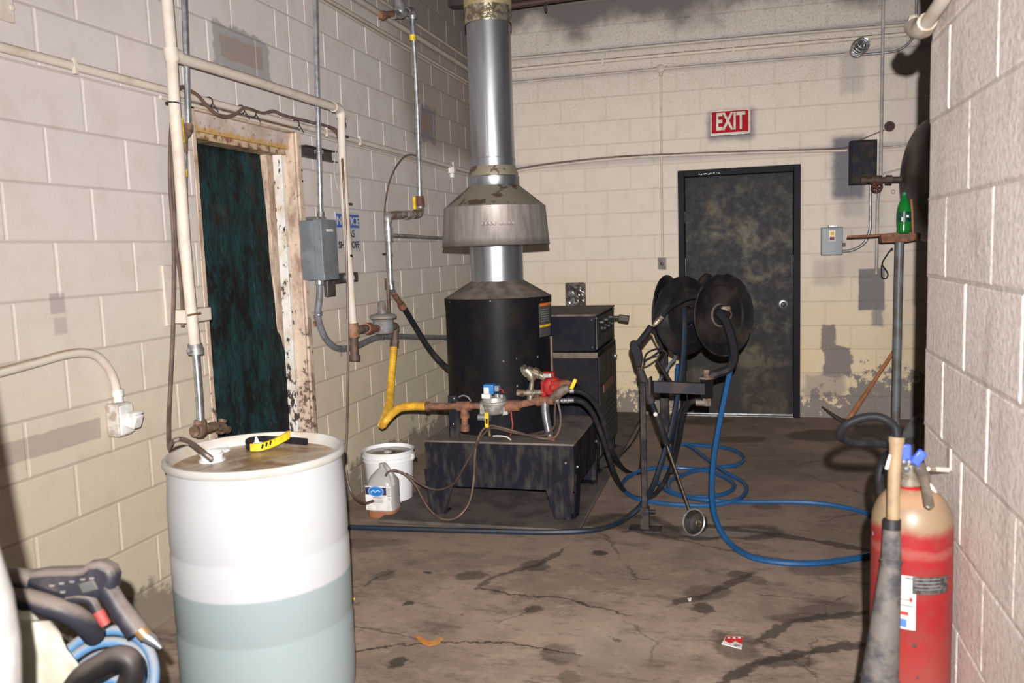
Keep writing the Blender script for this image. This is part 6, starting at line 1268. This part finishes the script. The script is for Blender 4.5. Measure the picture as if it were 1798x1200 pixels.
for (dx, dy, sx_, sy_) in ((-.22, 0, .02, .5), (.22, 0, .02, .5), (0, -.24, .44, .02), (0, .24, .44, .02)):
    h = MB(); h.box((cr0.x+dx, cr0.y+dy, ctop/2-.05), (sx_, sy_, ctop-.1)); h.build('side_panel', crm, ct, bevel=.004)
h = MB(); h.box((cr0.x, cr0.y, .015), (.42, .46, .03)); h.build('bottom_panel', crm, ct)
h = MB(); h.box((cr0.x, cr0.y, ctop-.16), (.42, .46, .02)); h.build('shelf_panel', crm, ct)
# white roll at left edge; unseen upper part shaped to shade the wall
wrl = thing('white_shadow_bundle', 'white bundle close to the camera at the left edge, unseen top shaped for its shadow', 'bundle', at(-107, 1110, t=1.0))
base = at(-107, 1110, t=1.0); wrl.location = (base.x, base.y, 0); ORG[wrl.name] = Vector((base.x, base.y, 0))
h = MB(); vs = []; NS = 22
rr = (at(15, 1110, t=1.0)-base).length
hts = [0, .30, .60, .80, .90, .96, 1.02, 1.07, 1.13, 1.19, 1.25, 1.32, 1.43, 1.59, 1.75]
scs = [.80, .84, .86, .88, .90, .92, .96, 1.0, .96, .84, .76, .70, .62, .48, .25]
for i, (z_, s_) in enumerate(zip(hts, scs)):
    for k in range(NS):
        a = 2*PI*k/NS; q = rr*s_*(1+.02*mnoise.noise(Vector((math.cos(a)*2, math.sin(a)*2, z_*4)))); vs.append((base.x+math.cos(a)*q, base.y+math.sin(a)*q, z_))
h.add(vs, [(i*NS+k, i*NS+(k+1) % NS, (i+1)*NS+(k+1) % NS, (i+1)*NS+k) for i in range(len(hts)-1) for k in range(NS)]+[tuple(reversed(range(NS))), tuple(range((len(hts)-1)*NS, len(hts)*NS))])
h.build('sleeve', mat('bright_white_wrap', (.85, .83, .80), rough=.5), wrl)

# ---------------------------------------------------------------- litter
pkt = thing('litter_packet', 'crushed red and white paper packet on the floor at the right front', 'packet', F_(1286, 1128, 0))
h = MB(); h.slab([F_(1275, 1118, .004), F_(1305, 1120, .007), F_(1302, 1141, .004), F_(1267, 1132, .003)], (0, 0, .003)); h.build('wrapper', white, pkt)
h = MB(); h.slab([F_(1275, 1117.5, .0085), F_(1305, 1120, .0105), F_(1303, 1132, .0085), F_(1291, 1127, .0075), F_(1281, 1131, .0075), F_(1272, 1125, .0072)], (0, 0, .001)); h.build('red_panel', mat('packet_red', (.55, .03, .03)), pkt, 'red printed half')
h = MB()
for u in (1280, 1289, 1298): h.box(F_(u, 1120.5, .0115), (.010, .008, .0008))
h.build('packet_letters', white, pkt); h = MB(); h.box(F_(1294, 1134, .010), (.022, .010, .0008)); h.build('packet_print', mat('grey_print', (0,0,0)), pkt)
h = MB(); q = [(731, 1118), (740, 1120), (752, 1127), (762, 1127), (775, 1121), (778, 1123), (768, 1132), (755, 1135), (742, 1131), (733, 1124)]; h.slab([F_(u, v, .003+.004*(i % 2)) for i, (u, v) in enumerate(q)], (0, 0, .003)); solo('orange_scrap', h, mat('orange_scrap_paint', (.62, .27, .045), (.5, .2, .04)), 'torn orange scrap on the floor crack in the foreground', 'litter')
h = MB(); h.ball(F_(622, 1052, .004), .005, 8); solo('yellow_pellet', h, yelp, 'tiny yellow pellet on the floor right of the drum', 'litter')
h = MB(); h.slab([F_(1207, 1052, .004), F_(1214, 1051, .010), F_(1213, 1056, .004), F_(1209, 1056, .004)], (0, 0, .002)); solo('white_chip', h, white, 'small white chip on the floor stain in the middle foreground', 'litter')
